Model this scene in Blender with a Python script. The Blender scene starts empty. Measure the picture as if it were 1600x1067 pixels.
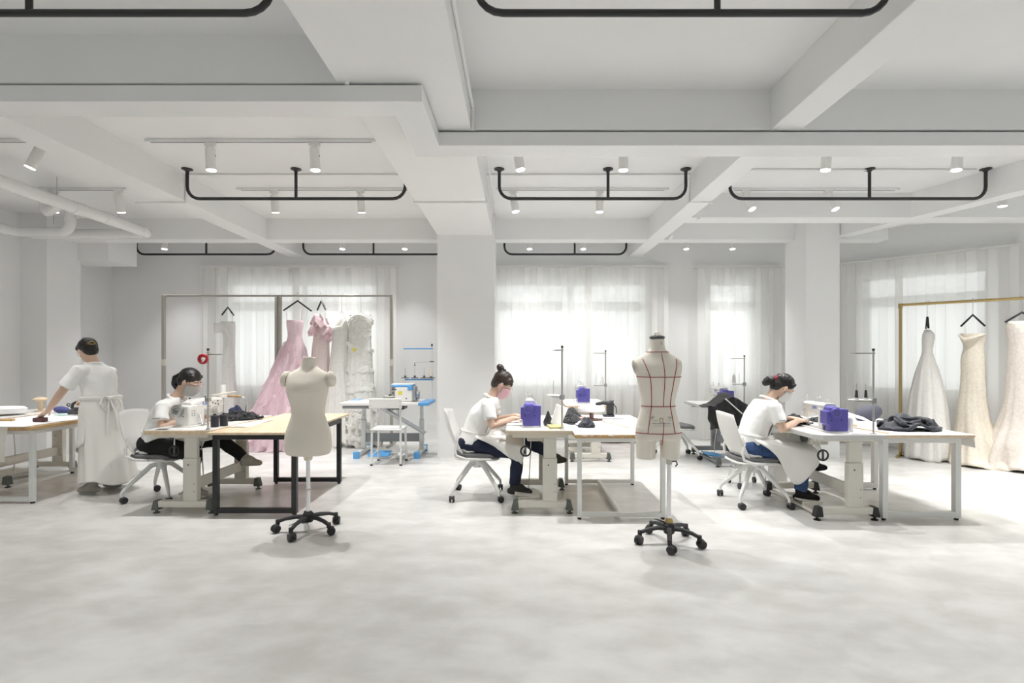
import bpy, bmesh, math, random
import numpy as np
from mathutils import Vector, Matrix, noise

# ------------------------------------------------------------------ camera, world, exposure
S = bpy.context.scene
COL = S.collection
CAM_H = 1.42
cd = bpy.data.cameras.new('camera'); cam = bpy.data.objects.new('camera', cd); COL.objects.link(cam)
cam.location = (0, 0, CAM_H); cam.rotation_euler = (math.pi/2, 0, 0)
cd.sensor_width = 36.0; cd.lens = 36.0*820/1600
cd.shift_x = -8/1600; cd.shift_y = 23/1600
cd.clip_start = 0.05; cd.clip_end = 200
S.camera = cam
W = bpy.data.worlds.new('overcast_sky'); S.world = W; W.use_nodes = True
bg = W.node_tree.nodes['Background']; bg.inputs[0].default_value = (1.0, 0.995, 0.985, 1); bg.inputs[1].default_value = 2.0
S.view_settings.view_transform = 'Standard'; S.view_settings.look = 'None'
S.view_settings.gamma = 1.0; S.view_settings.use_curve_mapping = False
S.view_settings.exposure = 0.11
S.cycles.max_bounces = 8; S.cycles.diffuse_bounces = 6; S.cycles.use_adaptive_sampling = True; S.cycles.adaptive_threshold = 0.06; S.cycles.transparent_max_bounces = 16
S.cycles.use_denoising = True
S.cycles.caustics_reflective = False; S.cycles.caustics_refractive = False
S.cycles.sample_clamp_indirect = 6.0
LAMP_W = 165.0                                    # every ceiling spotlight

# ------------------------------------------------------------------ helpers
R = math.radians
rnd = random.Random(7)

def material(name, col, rough=0.5, metal=0.0, var=0.0, vscale=8.0, bump=0.0, bscale=60.0, spec=0.5, sheen=0.0, trans=0.0, coat=0.0, col2=None):
    m = bpy.data.materials.new(name); m.use_nodes = True
    nt = m.node_tree; b = nt.nodes['Principled BSDF']
    b.inputs['Base Color'].default_value = (*col, 1); b.inputs['Roughness'].default_value = rough
    b.inputs['Metallic'].default_value = metal; b.inputs['Specular IOR Level'].default_value = spec
    if sheen: b.inputs['Sheen Weight'].default_value = sheen
    if coat: b.inputs['Coat Weight'].default_value = coat; b.inputs['Coat Roughness'].default_value = 0.15
    tc = None
    if var or bump or col2:
        tc = nt.nodes.new('ShaderNodeTexCoord')
    if var or col2:
        n = nt.nodes.new('ShaderNodeTexNoise'); n.inputs['Scale'].default_value = vscale; n.inputs['Detail'].default_value = 5
        nt.links.new(tc.outputs['Object'], n.inputs['Vector'])
        cr = nt.nodes.new('ShaderNodeValToRGB')
        lo = col2 if col2 else tuple(c*(1-var) for c in col)
        hi = col if col2 else tuple(min(1, c*(1+var)) for c in col)
        cr.color_ramp.elements[0].position = 0.3; cr.color_ramp.elements[0].color = (*lo, 1)
        cr.color_ramp.elements[1].position = 0.7; cr.color_ramp.elements[1].color = (*hi, 1)
        nt.links.new(n.outputs['Fac'], cr.inputs['Fac']); nt.links.new(cr.outputs['Color'], b.inputs['Base Color'])
    if bump:
        n2 = nt.nodes.new('ShaderNodeTexNoise'); n2.inputs['Scale'].default_value = bscale; n2.inputs['Detail'].default_value = 4
        nt.links.new(tc.outputs['Object'], n2.inputs['Vector'])
        bp = nt.nodes.new('ShaderNodeBump'); bp.inputs['Strength'].default_value = bump; bp.inputs['Distance'].default_value = 0.01
        nt.links.new(n2.outputs['Fac'], bp.inputs['Height']); nt.links.new(bp.outputs['Normal'], b.inputs['Normal'])
    if trans:
        t = nt.nodes.new('ShaderNodeBsdfTranslucent'); t.inputs['Color'].default_value = (*col, 1)
        mx = nt.nodes.new('ShaderNodeMixShader'); mx.inputs[0].default_value = trans
        out = nt.nodes['Material Output']
        nt.links.new(b.outputs[0], mx.inputs[1]); nt.links.new(t.outputs[0], mx.inputs[2]); nt.links.new(mx.outputs[0], out.inputs['Surface'])
    return m

def sheer(name, col, see, transl):
    """thin woven cloth: part of the light passes straight, part is scattered through"""
    m = bpy.data.materials.new(name); m.use_nodes = True; nt = m.node_tree; nt.nodes.remove(nt.nodes['Principled BSDF'])
    out = nt.nodes['Material Output']
    d = nt.nodes.new('ShaderNodeBsdfDiffuse'); d.inputs[0].default_value = (*col, 1)
    t = nt.nodes.new('ShaderNodeBsdfTranslucent'); t.inputs[0].default_value = (*col, 1)
    tr = nt.nodes.new('ShaderNodeBsdfTransparent')
    a = nt.nodes.new('ShaderNodeMixShader'); a.inputs[0].default_value = transl
    b = nt.nodes.new('ShaderNodeMixShader'); b.inputs[0].default_value = see
    nt.links.new(d.outputs[0], a.inputs[1]); nt.links.new(t.outputs[0], a.inputs[2])
    nt.links.new(a.outputs[0], b.inputs[1]); nt.links.new(tr.outputs[0], b.inputs[2])
    nt.links.new(b.outputs[0], out.inputs['Surface'])
    return m

def emitter(name, col, strength):
    m = bpy.data.materials.new(name); m.use_nodes = True; b = m.node_tree.nodes['Principled BSDF']
    b.inputs['Base Color'].default_value = (*col, 1)
    b.inputs['Emission Color'].default_value = (*col, 1); b.inputs['Emission Strength'].default_value = strength; m.cycles.emission_sampling = 'NONE'
    return m

class MB:
    def __init__(s): s.v = []; s.f = []
    def add(s, vs, fs):
        o = len(s.v); s.v.extend([tuple(p) for p in vs]); s.f.extend([tuple(i+o for i in q) for q in fs]); return s
    def box(s, x0, x1, y0, y1, z0, z1):
        return s.add([(x0,y0,z0),(x1,y0,z0),(x1,y1,z0),(x0,y1,z0),(x0,y0,z1),(x1,y0,z1),(x1,y1,z1),(x0,y1,z1)],
                     [(0,3,2,1),(4,5,6,7),(0,1,5,4),(1,2,6,5),(2,3,7,6),(3,0,4,7)])
    def obox(s, c, size, rot=None):
        M = rot.to_3x3() if rot else Matrix.Identity(3); c = Vector(c); h = [d/2 for d in size]
        vs = [c + M @ Vector((a*h[0], b*h[1], d*h[2])) for d in (-1,1) for a,b in ((-1,-1),(1,-1),(1,1),(-1,1))]
        return s.add(vs, [(0,3,2,1),(4,5,6,7),(0,1,5,4),(1,2,6,5),(2,3,7,6),(3,0,4,7)])
    def bar(s, p, q, w, h, up=(0,0,1)):
        p = Vector(p); q = Vector(q); d = (q-p).normalized(); u = Vector(up)
        if abs(d.dot(u)) > .98: u = Vector((0,1,0))
        x = d.cross(u).normalized(); z = x.cross(d)
        vs = [c + x*a*w/2 + z*b*h/2 for c in (p,q) for a,b in ((-1,-1),(1,-1),(1,1),(-1,1))]
        return s.add(vs, [(0,1,2,3),(7,6,5,4),(0,4,5,1),(1,5,6,2),(2,6,7,3),(3,7,4,0)])
    def rings(s, rs, cap=True, closed=False):
        n = len(rs[0]); o = len(s.v)
        for r in rs: s.v.extend([tuple(p) for p in r])
        m = len(rs)
        for i in range(m if closed else m-1):
            a = o+i*n; b = o+((i+1) % m)*n
            for k in range(n):
                l = (k+1) % n
                s.f.append((a+k, a+l, b+l, b+k))
        if cap and not closed:
            s.f.append(tuple(o+k for k in reversed(range(n)))); s.f.append(tuple(o+(m-1)*n+k for k in range(n)))
        return s
    def tube(s, path, r, n=10, closed=False, flat=1.0):
        P = [Vector(p) for p in path]; m = len(P); rr = r if isinstance(r, (list, tuple)) else [r]*m
        T = []
        for i in range(m):
            a = P[(i-1) % m] if (closed or i > 0) else P[i]; b = P[(i+1) % m] if (closed or i < m-1) else P[i]
            T.append((b-a).normalized())
        u = Vector((0,0,1)) if abs(T[0].z) < .9 else Vector((1,0,0))
        x = T[0].cross(u).normalized(); rs = []
        for i in range(m):
            x = (x - T[i]*x.dot(T[i])).normalized(); y = T[i].cross(x)
            rs.append([P[i] + (x*math.cos(2*math.pi*k/n) + y*math.sin(2*math.pi*k/n)*flat)*rr[i] for k in range(n)])
        return s.rings(rs, cap=True, closed=closed)
    def cyl(s, p, q, r0, r1=None, n=16): return s.tube([p, q], [r0, r0 if r1 is None else r1], n)
    def limb(s, pts, rad, n=12):
        """a tapering limb with rounded ends"""
        P = [Vector(p) for p in pts]; a = (P[0]-P[1]).normalized(); b = (P[-1]-P[-2]).normalized()
        path = [P[0]+a*rad[0]*.95, P[0]+a*rad[0]*.7, P[0]] + P[1:-1] + [P[-1], P[-1]+b*rad[-1]*.7, P[-1]+b*rad[-1]*.95]
        rr = [rad[0]*.25, rad[0]*.7, rad[0]] + list(rad[1:-1]) + [rad[-1], rad[-1]*.7, rad[-1]*.25]
        return s.tube(path, rr, n)
    def ball(s, c, r, M=None, n=16, m=10):
        c = Vector(c); r = r if isinstance(r, (tuple, list)) else (r,)*3; rs = []
        for i in range(m+1):
            th = -math.pi/2 + math.pi*(i if 0 < i < m else (0.08 if i == 0 else m-.08))/m
            rg = []
            for k in range(n):
                ph = 2*math.pi*k/n
                p = Vector((r[0]*math.cos(th)*math.cos(ph), r[1]*math.cos(th)*math.sin(ph), r[2]*math.sin(th)))
                rg.append(c + (M @ p if M else p))
            rs.append(rg)
        return s.rings(rs)
    def lathe(s, prof, c=(0,0,0), n=24, sx=1, sy=1):
        return s.rings([[(c[0]+r*sx*math.cos(2*math.pi*k/n), c[1]+r*sy*math.sin(2*math.pi*k/n), c[2]+z) for k in range(n)] for r, z in prof])
    def prism(s, pts, ax, a, b):
        """closed polygon pts (2d) pushed along axis ax from a to b"""
        def P(u, v, w): return {'x': (w,u,v), 'y': (u,w,v), 'z': (u,v,w)}[ax]
        n = len(pts); o = len(s.v)
        s.v.extend([P(u,v,a) for u,v in pts]); s.v.extend([P(u,v,b) for u,v in pts])
        s.f.append(tuple(o+k for k in range(n))); s.f.append(tuple(o+n+k for k in reversed(range(n))))
        for k in range(n):
            l = (k+1) % n; s.f.append((o+k, o+n+k, o+n+l, o+l))
        return s
    def grid(s, fn, nu, nv):
        o = len(s.v)
        for j in range(nv+1):
            for i in range(nu+1): s.v.append(tuple(fn(i/nu, j/nv)))
        for j in range(nv):
            for i in range(nu):
                a = o+j*(nu+1)+i; s.f.append((a, a+1, a+nu+2, a+nu+1))
        return s
    def mesh(s, name, smooth=True, ang=38, fix=True):
        me = bpy.data.meshes.new(name); me.from_pydata(s.v, [], s.f)
        if fix:
            bm = bmesh.new(); bm.from_mesh(me); bmesh.ops.recalc_face_normals(bm, faces=bm.faces); bm.to_mesh(me); bm.free()
        if smooth:
            me.polygons.foreach_set('use_smooth', [True]*len(me.polygons))
            me.set_sharp_from_angle(angle=R(ang))
        return me
    def build(s, name, mat, parent=None, world=False, smooth=True, bevel=0, solid=0, sub=0, ang=38, fix=True):
        if world and parent is not None:
            M = world_matrix(parent).inverted(); s.v = [tuple(M @ Vector(p)) for p in s.v]
        return link(name, s.mesh(name, smooth, ang, fix), mat, parent, bevel, solid, sub)

def world_matrix(o):
    m = o.matrix_basis.copy()
    while o.parent: o = o.parent; m = o.matrix_basis @ m
    return m

def link(name, me, mat, parent=None, bevel=0, solid=0, sub=0):
    o = bpy.data.objects.new(name, me); COL.objects.link(o)
    if mat: me.materials.append(mat)
    if parent is not None: o.parent = parent
    if solid:
        k = o.modifiers.new('solid', 'SOLIDIFY'); k.thickness = solid; k.offset = 0
    if sub:
        k = o.modifiers.new('sub', 'SUBSURF'); k.levels = sub; k.render_levels = sub
    if bevel:
        k = o.modifiers.new('bevel', 'BEVEL'); k.width = bevel; k.segments = 2; k.limit_method = 'ANGLE'; k.angle_limit = R(40)
    return o

def tag(o, label, cat, group=None, kind=None):
    o['label'] = label; o['category'] = cat
    if group: o['group'] = group
    if kind: o['kind'] = kind
    return o

def thing(name, label, cat, loc=(0,0,0), rz=0, group=None):
    o = bpy.data.objects.new(name, None); COL.objects.link(o); o.empty_display_size = .05
    o.location = loc; o.rotation_euler = (0, 0, rz)
    return tag(o, label, cat, group)

def struct(o, label, cat='structure'):
    o['kind'] = 'structure'; o['label'] = label; o['category'] = cat; return o

def copy_tree(o, parent=None):
    c = o.copy(); COL.objects.link(c)
    if parent is not None: c.parent = parent
    for ch in list(o.children): copy_tree(ch, c)
    return c

def remeshed(mb, voxel, smooth=4, wob=0.0, wscale=9.0, seed=0.0, zsq=1.0):
    """several closed pieces grown together into one continuous skin"""
    me = mb.mesh('tmp', False); ob = bpy.data.objects.new('tmp', me); COL.objects.link(ob)
    k = ob.modifiers.new('r', 'REMESH'); k.mode = 'VOXEL'; k.voxel_size = voxel
    if smooth:
        q = ob.modifiers.new('s', 'SMOOTH'); q.iterations = smooth; q.factor = .5
    dg = bpy.context.evaluated_depsgraph_get()
    out = bpy.data.meshes.new_from_object(ob.evaluated_get(dg))
    bpy.data.objects.remove(ob)
    if wob:
        nrm = [v.normal.copy() for v in out.vertices]
        for v, nn in zip(out.vertices, nrm):
            p = v.co*wscale; p.z *= zsq
            v.co += nn*wob*(noise.noise(p+Vector((seed,0,0))) + .5*noise.noise(p*2.1+Vector((seed,3,0))))
    out.polygons.foreach_set('use_smooth', [True]*len(out.polygons))
    return out

def skin_obj(name, mb, mat, parent, voxel, smooth=4, wob=0, wscale=9.0, seed=0.0, world=False, zsq=1.0):
    if world:
        M = world_matrix(parent).inverted(); mb.v = [tuple(M @ Vector(p)) for p in mb.v]
    me = remeshed(mb, voxel, smooth, wob, wscale, seed, zsq); me.name = name
    return link(name, me, mat, parent)

def arc(c, r, a0, a1, n, ax='xz'):
    out = []
    for i in range(n+1):
        a = R(a0+(a1-a0)*i/n); u, w = r*math.cos(a), r*math.sin(a)
        out.append((c[0]+u, c[1], c[2]+w) if ax == 'xz' else (c[0]+u, c[1]+w, c[2]) if ax == 'xy' else (c[0], c[1]+u, c[2]+w))
    return out

def text_mesh(body, size, name, mat, parent, loc, rot, extrude=0.0006, world=False):
    cu = bpy.data.curves.new('t', 'FONT'); cu.body = body; cu.size = size; cu.extrude = extrude; cu.align_x = 'CENTER'; cu.align_y = 'CENTER'
    ob = bpy.data.objects.new('t', cu); COL.objects.link(ob)
    dg = bpy.context.evaluated_depsgraph_get(); me = bpy.data.meshes.new_from_object(ob.evaluated_get(dg)); bpy.data.objects.remove(ob)
    o = link(name, me, mat, parent); o.location = loc; o.rotation_euler = rot
    return o

# ------------------------------------------------------------------ materials
def floor_material():
    m = bpy.data.materials.new('polished_concrete'); m.use_nodes = True; nt = m.node_tree; b = nt.nodes['Principled BSDF']
    tc = nt.nodes.new('ShaderNodeTexCoord'); mp = nt.nodes.new('ShaderNodeMapping'); mp.inputs['Rotation'].default_value = (0,0,.5); mp.inputs['Scale'].default_value = (1,1.6,1)
    nt.links.new(tc.outputs['Object'], mp.inputs[0])
    def nz(scale, detail, rough, dist):
        n = nt.nodes.new('ShaderNodeTexNoise'); n.inputs['Scale'].default_value = scale; n.inputs['Detail'].default_value = detail
        n.inputs['Roughness'].default_value = rough; n.inputs['Distortion'].default_value = dist; nt.links.new(mp.outputs[0], n.inputs['Vector']); return n.outputs['Fac']
    a = nz(.7, 3, .5, .3); c = nz(3.2, 5, .55, .2)
    mx = nt.nodes.new('ShaderNodeMix'); mx.inputs[0].default_value = .45; nt.links.new(a, mx.inputs[2]); nt.links.new(c, mx.inputs[3])
    cr = nt.nodes.new('ShaderNodeValToRGB'); cr.color_ramp.interpolation = 'EASE'; e = cr.color_ramp.elements
    e[0].position = .33; e[0].color = (.56,.553,.53,1); e[1].position = .67; e[1].color = (.75,.747,.73,1)
    nt.links.new(mx.outputs[0], cr.inputs[0]); nt.links.new(cr.outputs[0], b.inputs['Base Color'])
    b.inputs['Roughness'].default_value = .27; b.inputs['Specular IOR Level'].default_value = .5
    return m

def wood_material(name, a, c, scale=1.0, rough=.45, along='y'):
    m = bpy.data.materials.new(name); m.use_nodes = True; nt = m.node_tree; b = nt.nodes['Principled BSDF']
    tc = nt.nodes.new('ShaderNodeTexCoord'); mp = nt.nodes.new('ShaderNodeMapping')
    mp.inputs['Scale'].default_value = {'y': (14*scale, 1.2*scale, 14*scale), 'x': (1.2*scale, 14*scale, 14*scale), 'z': (14*scale, 14*scale, 1.2*scale)}[along]
    n = nt.nodes.new('ShaderNodeTexNoise'); n.inputs['Scale'].default_value = 2; n.inputs['Detail'].default_value = 6; n.inputs['Distortion'].default_value = .8
    cr = nt.nodes.new('ShaderNodeValToRGB'); cr.color_ramp.elements[0].position = .35; cr.color_ramp.elements[0].color = (*a,1); cr.color_ramp.elements[1].position = .68; cr.color_ramp.elements[1].color = (*c,1)
    nt.links.new(tc.outputs['Object'], mp.inputs[0]); nt.links.new(mp.outputs[0], n.inputs['Vector']); nt.links.new(n.outputs['Fac'], cr.inputs[0]); nt.links.new(cr.outputs[0], b.inputs['Base Color'])
    b.inputs['Roughness'].default_value = rough
    return m

M = {}
M['paint'] = material('white_wall_paint', (.83,.832,.828), .55, var=.012, vscale=2.0, bump=.03, bscale=180)
M['ceil'] = material('white_ceiling_paint', (.83,.832,.828), .6, var=.012, vscale=2.0)
M['duct'] = material('white_glossy_duct', (.82,.822,.818), .22, var=.01, vscale=3)
M['floor'] = floor_material()
M['curtain'] = sheer('sheer_curtain', (.965,.96,.945), .115, .42)
M['black_metal'] = material('black_powder_coat', (.018,.018,.02), .38)
M['white_metal'] = material('white_powder_coat', (.74,.75,.74), .35)
M['cream_metal'] = material('cream_enamel', (.68,.655,.59), .38)
M['white_plastic'] = material('white_plastic', (.80,.795,.775), .35)
M['dark_rubber'] = material('dark_rubber', (.022,.022,.024), .55)
M['green_plastic'] = material('grey_green_plastic', (.10,.115,.105), .5)
M['grey_fabric'] = material('grey_seat_fabric', (.17,.17,.175), .9, var=.12, vscale=120, bump=.15, bscale=400)
M['birch'] = wood_material('birch_board', (.66,.49,.33), (.80,.66,.48))
M['oak'] = wood_material('oak_edge', (.46,.29,.13), (.62,.43,.22))
M['pale_wood'] = wood_material('pale_wood', (.68,.53,.35), (.80,.66,.47))
M['laminate'] = material('white_laminate', (.78,.765,.74), .35)
M['grey_laminate'] = material('grey_laminate', (.62,.63,.61), .35)
M['beige_edge'] = material('beige_edge', (.66,.58,.45), .45)
M['machine'] = material('machine_enamel', (.80,.79,.76), .25, coat=.3)
M['purple'] = material('purple_plastic', (.12,.105,.43), .35)
M['chrome'] = material('chrome', (.75,.75,.76), .18, 1.0)
M['steel'] = material('brushed_steel', (.52,.51,.48), .35, 1.0)
M['rack'] = material('rack_steel', (.46,.44,.40), .45, .3)
M['gold'] = material('brass', (.50,.37,.16), .33, .9)
M['linen'] = material('cream_linen', (.76,.715,.625), .85, var=.03, vscale=300, bump=.05, bscale=500)
M['muslin'] = material('unbleached_muslin', (.78,.735,.65), .85, var=.03, vscale=300, bump=.05, bscale=500)
M['red_tape'] = material('red_tape', (.33,.03,.045), .7)
M['red'] = material('red_plastic', (.45,.015,.03), .35)
M['blue'] = material('blue_plastic', (.10,.36,.72), .35)
M['black_cloth'] = material('black_cloth', (.012,.012,.014), .85, bump=.2, bscale=40, sheen=.2)
M['charcoal_cloth'] = material('charcoal_cloth', (.022,.024,.034), .7, bump=.2, bscale=30, sheen=.2)
M['white_cloth'] = material('white_cloth', (.82,.82,.81), .85, bump=.2, bscale=25)
M['felt'] = material('white_felt', (.86,.865,.87), .95, bump=.1, bscale=60)
M['skin'] = material('skin', (.65,.45,.34), .55, var=.05, vscale=15)
M['hair'] = material('black_hair', (.010,.008,.008), .38, var=.3, vscale=60, bump=.3, bscale=90)
M['brown_hair'] = material('dark_brown_hair', (.028,.016,.011), .4, var=.3, vscale=60, bump=.3, bscale=90)
M['shirt'] = material('white_polo_cotton', (.88,.88,.865), .9, bump=.35, bscale=14)
M['apron'] = material('white_apron_canvas', (.87,.865,.84), .9, bump=.3, bscale=12)
M['skirt'] = material('off_white_skirt', (.87,.85,.81), .9, bump=.25, bscale=14)
M['navy'] = material('navy_denim', (.012,.018,.045), .85, var=.25, vscale=50, bump=.2, bscale=30)
M['jeans'] = material('blue_denim', (.035,.075,.19), .85, var=.3, vscale=50, bump=.2, bscale=30)
M['black_trouser'] = material('black_trousers', (.006,.006,.007), .9, bump=.2, bscale=30)
M['grey_sock'] = material('grey_sock', (.38,.36,.32), .95)
M['dark_sock'] = material('dark_grey_sock', (.05,.047,.045), .95)
M['black_sock'] = material('black_sock', (.012,.010,.010), .95)
M['ink'] = material('black_ink', (.03,.03,.035), .6)
M['logo_blue'] = material('blue_print', (.08,.16,.55), .5)
M['yellow'] = material('yellow_label', (.75,.66,.06), .5)
M['dark_grey'] = material('dark_grey_plastic', (.07,.07,.075), .45)
M['mid_grey'] = material('mid_grey_plastic', (.30,.31,.32), .4)
M['frame_white'] = material('window_frame_white', (.72,.73,.73), .4)
# ------------------------------------------------------------------ the room
ZC, ZB = 3.42, 3.115                 # ceiling slab, underside of the beams
YB, XL, XR, YF = 9.0, -6.95, 8.6, -4.2
KX = 14.1 - YB                       # where the slanted wall leaves the back wall

struct(MB().box(XL-.3, XR+.3, YF-.3, YB+.3, -.15, 0).build('floor', M['floor'], smooth=False), 'pale polished concrete floor with cloudy mottling', 'floor')
struct(MB().box(XL-.3, XR+.3, YF-.3, YB+.3, ZC, ZC+.2).build('ceiling', M['ceil'], smooth=False), 'white painted ceiling slab between the beams', 'ceiling')

def holed_wall(name, p0, p1, holes, th, mat, label):
    """wall from p0 to p1 (room on the right-hand side of the walk); holes = (t0, t1, z0, z1) in metres along it"""
    p0 = Vector((*p0, 0)); p1 = Vector((*p1, 0)); L = (p1-p0).length; d = (p1-p0)/L; nrm = Vector((d.y, -d.x, 0))
    ts = sorted({0, L, *[h[0] for h in holes], *[h[1] for h in holes]}); zs = sorted({0, ZC+.05, *[h[2] for h in holes], *[h[3] for h in holes]})
    mb = MB(); P = lambda t, z, k: p0 + d*t + Vector((0,0,z)) - nrm*(th*k)
    inside = lambda t, z: any(h[0] < t < h[1] and h[2] < z < h[3] for h in holes)
    for i in range(len(ts)-1):
        for j in range(len(zs)-1):
            if inside((ts[i]+ts[i+1])/2, (zs[j]+zs[j+1])/2): continue
            for k in (0, 1):
                mb.add([P(ts[i],zs[j],k), P(ts[i+1],zs[j],k), P(ts[i+1],zs[j+1],k), P(ts[i],zs[j+1],k)], [(0,1,2,3) if k else (3,2,1,0)])
    for t0, t1, z0, z1 in holes:
        for (a, b) in (((t0,z0),(t1,z0)), ((t1,z0),(t1,z1)), ((t1,z1),(t0,z1)), ((t0,z1),(t0,z0))):
            mb.add([P(*a,0), P(*b,0), P(*b,1), P(*a,1)], [(0,1,2,3)])
    o = mb.build(name, mat, smooth=False, fix=False)
    return struct(o, label, 'wall')

glass = bpy.data.materials.new('window_glass'); glass.use_nodes = True
nt = glass.node_tree; nt.nodes.remove(nt.nodes['Principled BSDF'])
_t = nt.nodes.new('ShaderNodeBsdfTransparent'); _t.inputs[0].default_value = (.93,.95,.95,1); _g = nt.nodes.new('ShaderNodeBsdfGlossy'); _g.inputs['Roughness'].default_value = .03
_m = nt.nodes.new('ShaderNodeMixShader'); _m.inputs[0].default_value = .06
nt.links.new(_t.outputs[0], _m.inputs[1]); nt.links.new(_g.outputs[0], _m.inputs[2]); nt.links.new(_m.outputs[0], nt.nodes['Material Output'].inputs['Surface'])

WZ0, WZT0, WZT1, WZ1 = .86, 2.20, 2.36, 2.70
def window(i, p0, p1, t0, t1, splits, label, WZ0=WZ0, WZ1=WZ1):
    """window filling hole t0..t1 of the wall p0-p1: frame, transom, mullions, panes"""
    p0v = Vector((*p0, 0)); d = (Vector((*p1, 0))-p0v).normalized()
    w = thing('window_%d' % i, label, 'window'); w['kind'] = 'structure'
    w.location = p0v + d*((t0+t1)/2); w.rotation_euler = (0, 0, math.atan2(d.y, d.x))
    h = (t1-t0)/2; y0, y1 = .07, .13
    fr = MB(); fr.box(-h, h, y0, y1, WZ0, WZ0+.06); fr.box(-h, h, y0, y1, WZ1-.06, WZ1)
    fr.box(-h, -h+.06, y0, y1, WZ0, WZ1); fr.box(h-.06, h, y0, y1, WZ0, WZ1)
    fr.build('window_frame', M['frame_white'], w, smooth=False)
    MB().box(-h, h, y0-.01, y1+.01, WZT0, WZT1).build('transom', M['frame_white'], w, smooth=False)
    xs = [-h] + [s-(t0+t1)/2 for s in splits] + [h]
    for s in xs[1:-1]: MB().box(s-.045, s+.045, y0-.005, y1+.005, WZ0, WZ1).build('mullion', M['frame_white'], w, smooth=False)
    for a, b in zip(xs[:-1], xs[1:]):
        for z0, z1 in ((WZ0+.06, WZT0), (WZT1, WZ1-.06)):
            MB().box(a+.045, b-.045, .098, .104, z0, z1).build('pane', glass, w, smooth=False)
    MB().box(-h-.02, h+.02, -.02, .2, WZ0-.03, WZ0).build('window_sill', M['frame_white'], w, smooth=False)
    return w

B0, B1 = (XL, YB), (KX, YB)
bt = lambda x: x-XL
WIN = [(bt(-4.97), bt(-2.37)), (bt(-.40), bt(2.22)), (bt(3.27), bt(4.10))]
holed_wall('wall_back', B0, B1, [(a, b, WZ0, WZ1) for a, b in WIN], .22, M['paint'], 'white back wall with three curtained windows')
A0, A1 = (KX, YB), (XR, 14.1-XR)
holed_wall('wall_slanted', A0, A1, [(.72, 2.24, WZ0, WZ1)], .22, M['paint'], 'white slanted wall behind the brass clothes rack')
struct(MB().box(XL-.2, XL, YF, YB+.2, 0, ZC+.05).build('wall_left', M['paint'], smooth=False), 'plain white left wall beside the ironing table', 'wall')
FILL_FWIN = [(2.2,4.4),(10.6,12.8)]; FILL_RWIN = [(1.2,3.6)]  # unseen windows, added to let in fill daylight on surfaces facing the camera
F0, F1, R0, R1 = (XR, YF), (XL, YF), (XR, 14.1-XR), (XR, YF)
holed_wall('wall_front', F0, F1, [(a, b, .30, 2.95) for a, b in FILL_FWIN], .22, M['paint'], 'white wall behind the viewpoint, with added fill light windows')
holed_wall('wall_right', R0, R1, [(a, b, .30, 2.95) for a, b in FILL_RWIN], .22, M['paint'], 'white wall to the right, out of view, with an added fill light window')
window(1, B0, B1, *WIN[0], [bt(-3.67)], 'wide window behind the pink and white gowns')
window(2, B0, B1, *WIN[1], [bt(.91)], 'wide window right of the middle column')
window(3, B0, B1, *WIN[2], [], 'narrow window left of the right column')
window(4, A0, A1, .72, 2.24, [1.17], 'window in the slanted wall behind the brass rack')

for k, (a, b_) in enumerate(FILL_FWIN): window(5+k, F0, F1, a, b_, [(a+b_)/2], ('right','left')[k] + ' added fill light window behind the viewpoint', .30, 2.95)
for k, (a, b_) in enumerate(FILL_RWIN): window(7+k, R0, R1, a, b_, [(a+b_)/2], 'added fill light window in the right wall, out of view', .30, 2.95)
# columns
YC0, YC1 = 7.34, 7.91
for x0, x1, lab in ((XL-.02, -6.58, 'white column built against the left wall'), (-1.116, -.317, 'broad white column in the middle of the room'), (4.04, 4.51, 'slim white column right of the narrow window')):
    struct(MB().box(x0, x1, YC0, YC1, -.01, ZC+.02).build('column', M['paint'], smooth=False), lab, 'column')
# beams
def beam(x0, x1, y0, y1, label, z0=ZB):
    struct(MB().box(x0, x1, y0, y1, z0, ZC+.02).build('ceiling_beam', M['ceil'], bevel=.006, smooth=False), label, 'beam')
beam(-3.90, -3.64, YF-.02, YB+.02, 'ceiling beam running front to back, left of the middle column')
beam(-1.116, -.345, YF-.02, YC0+.03, 'broad ceiling beam running into the middle column')
beam(1.90, 2.13, YF-.02, YB+.02, 'ceiling beam running front to back, right of the middle column')
beam(XL-.02, KX+.3, 7.63, 7.87, 'cross beam over the far ends of the columns', ZB+.002)
beam(2.10, XR+.02, 6.42, 6.70, 'short cross beam in front of the right column', ZB+.001)
beam(XL-.02, -1.0, 3.26, 3.50, 'cross beam above the left service duct', ZB+.002)
beam(-.36, XR+.02, 3.93, 4.17, 'cross beam above the right service duct', ZB+.002)
beam(XL-.02, -6.12, 7.86, 8.45, 'low boxed beam end above the left column', 2.86)
_d = Vector((.63,-2.03,0)).normalized()
sb = MB(); sb.bar(Vector((4.62,7.45,(ZB+ZC)/2+.01)), Vector((4.62,7.45,(ZB+ZC)/2+.01))+_d*3.6, .22, ZC-ZB+.02)
struct(sb.build('ceiling_beam', M['ceil'], smooth=False), 'slanting ceiling beam leaving the right column', 'beam')

# boxed service duct that steps round the broad beam
d1 = MB(); Z0, Z1 = 2.997, 3.10
d1.prism([(XL,3.25),(-.587,3.25),(-.587,3.93),(XR,3.93),(XR,4.15),(-.80,4.15),(-.80,3.46),(XL,3.46)], 'z', Z0, Z1)
tag(d1.build('service_duct', M['duct'], bevel=.004, smooth=False), 'glossy white boxed duct stepping across the ceiling below the beams', 'duct')

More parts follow.
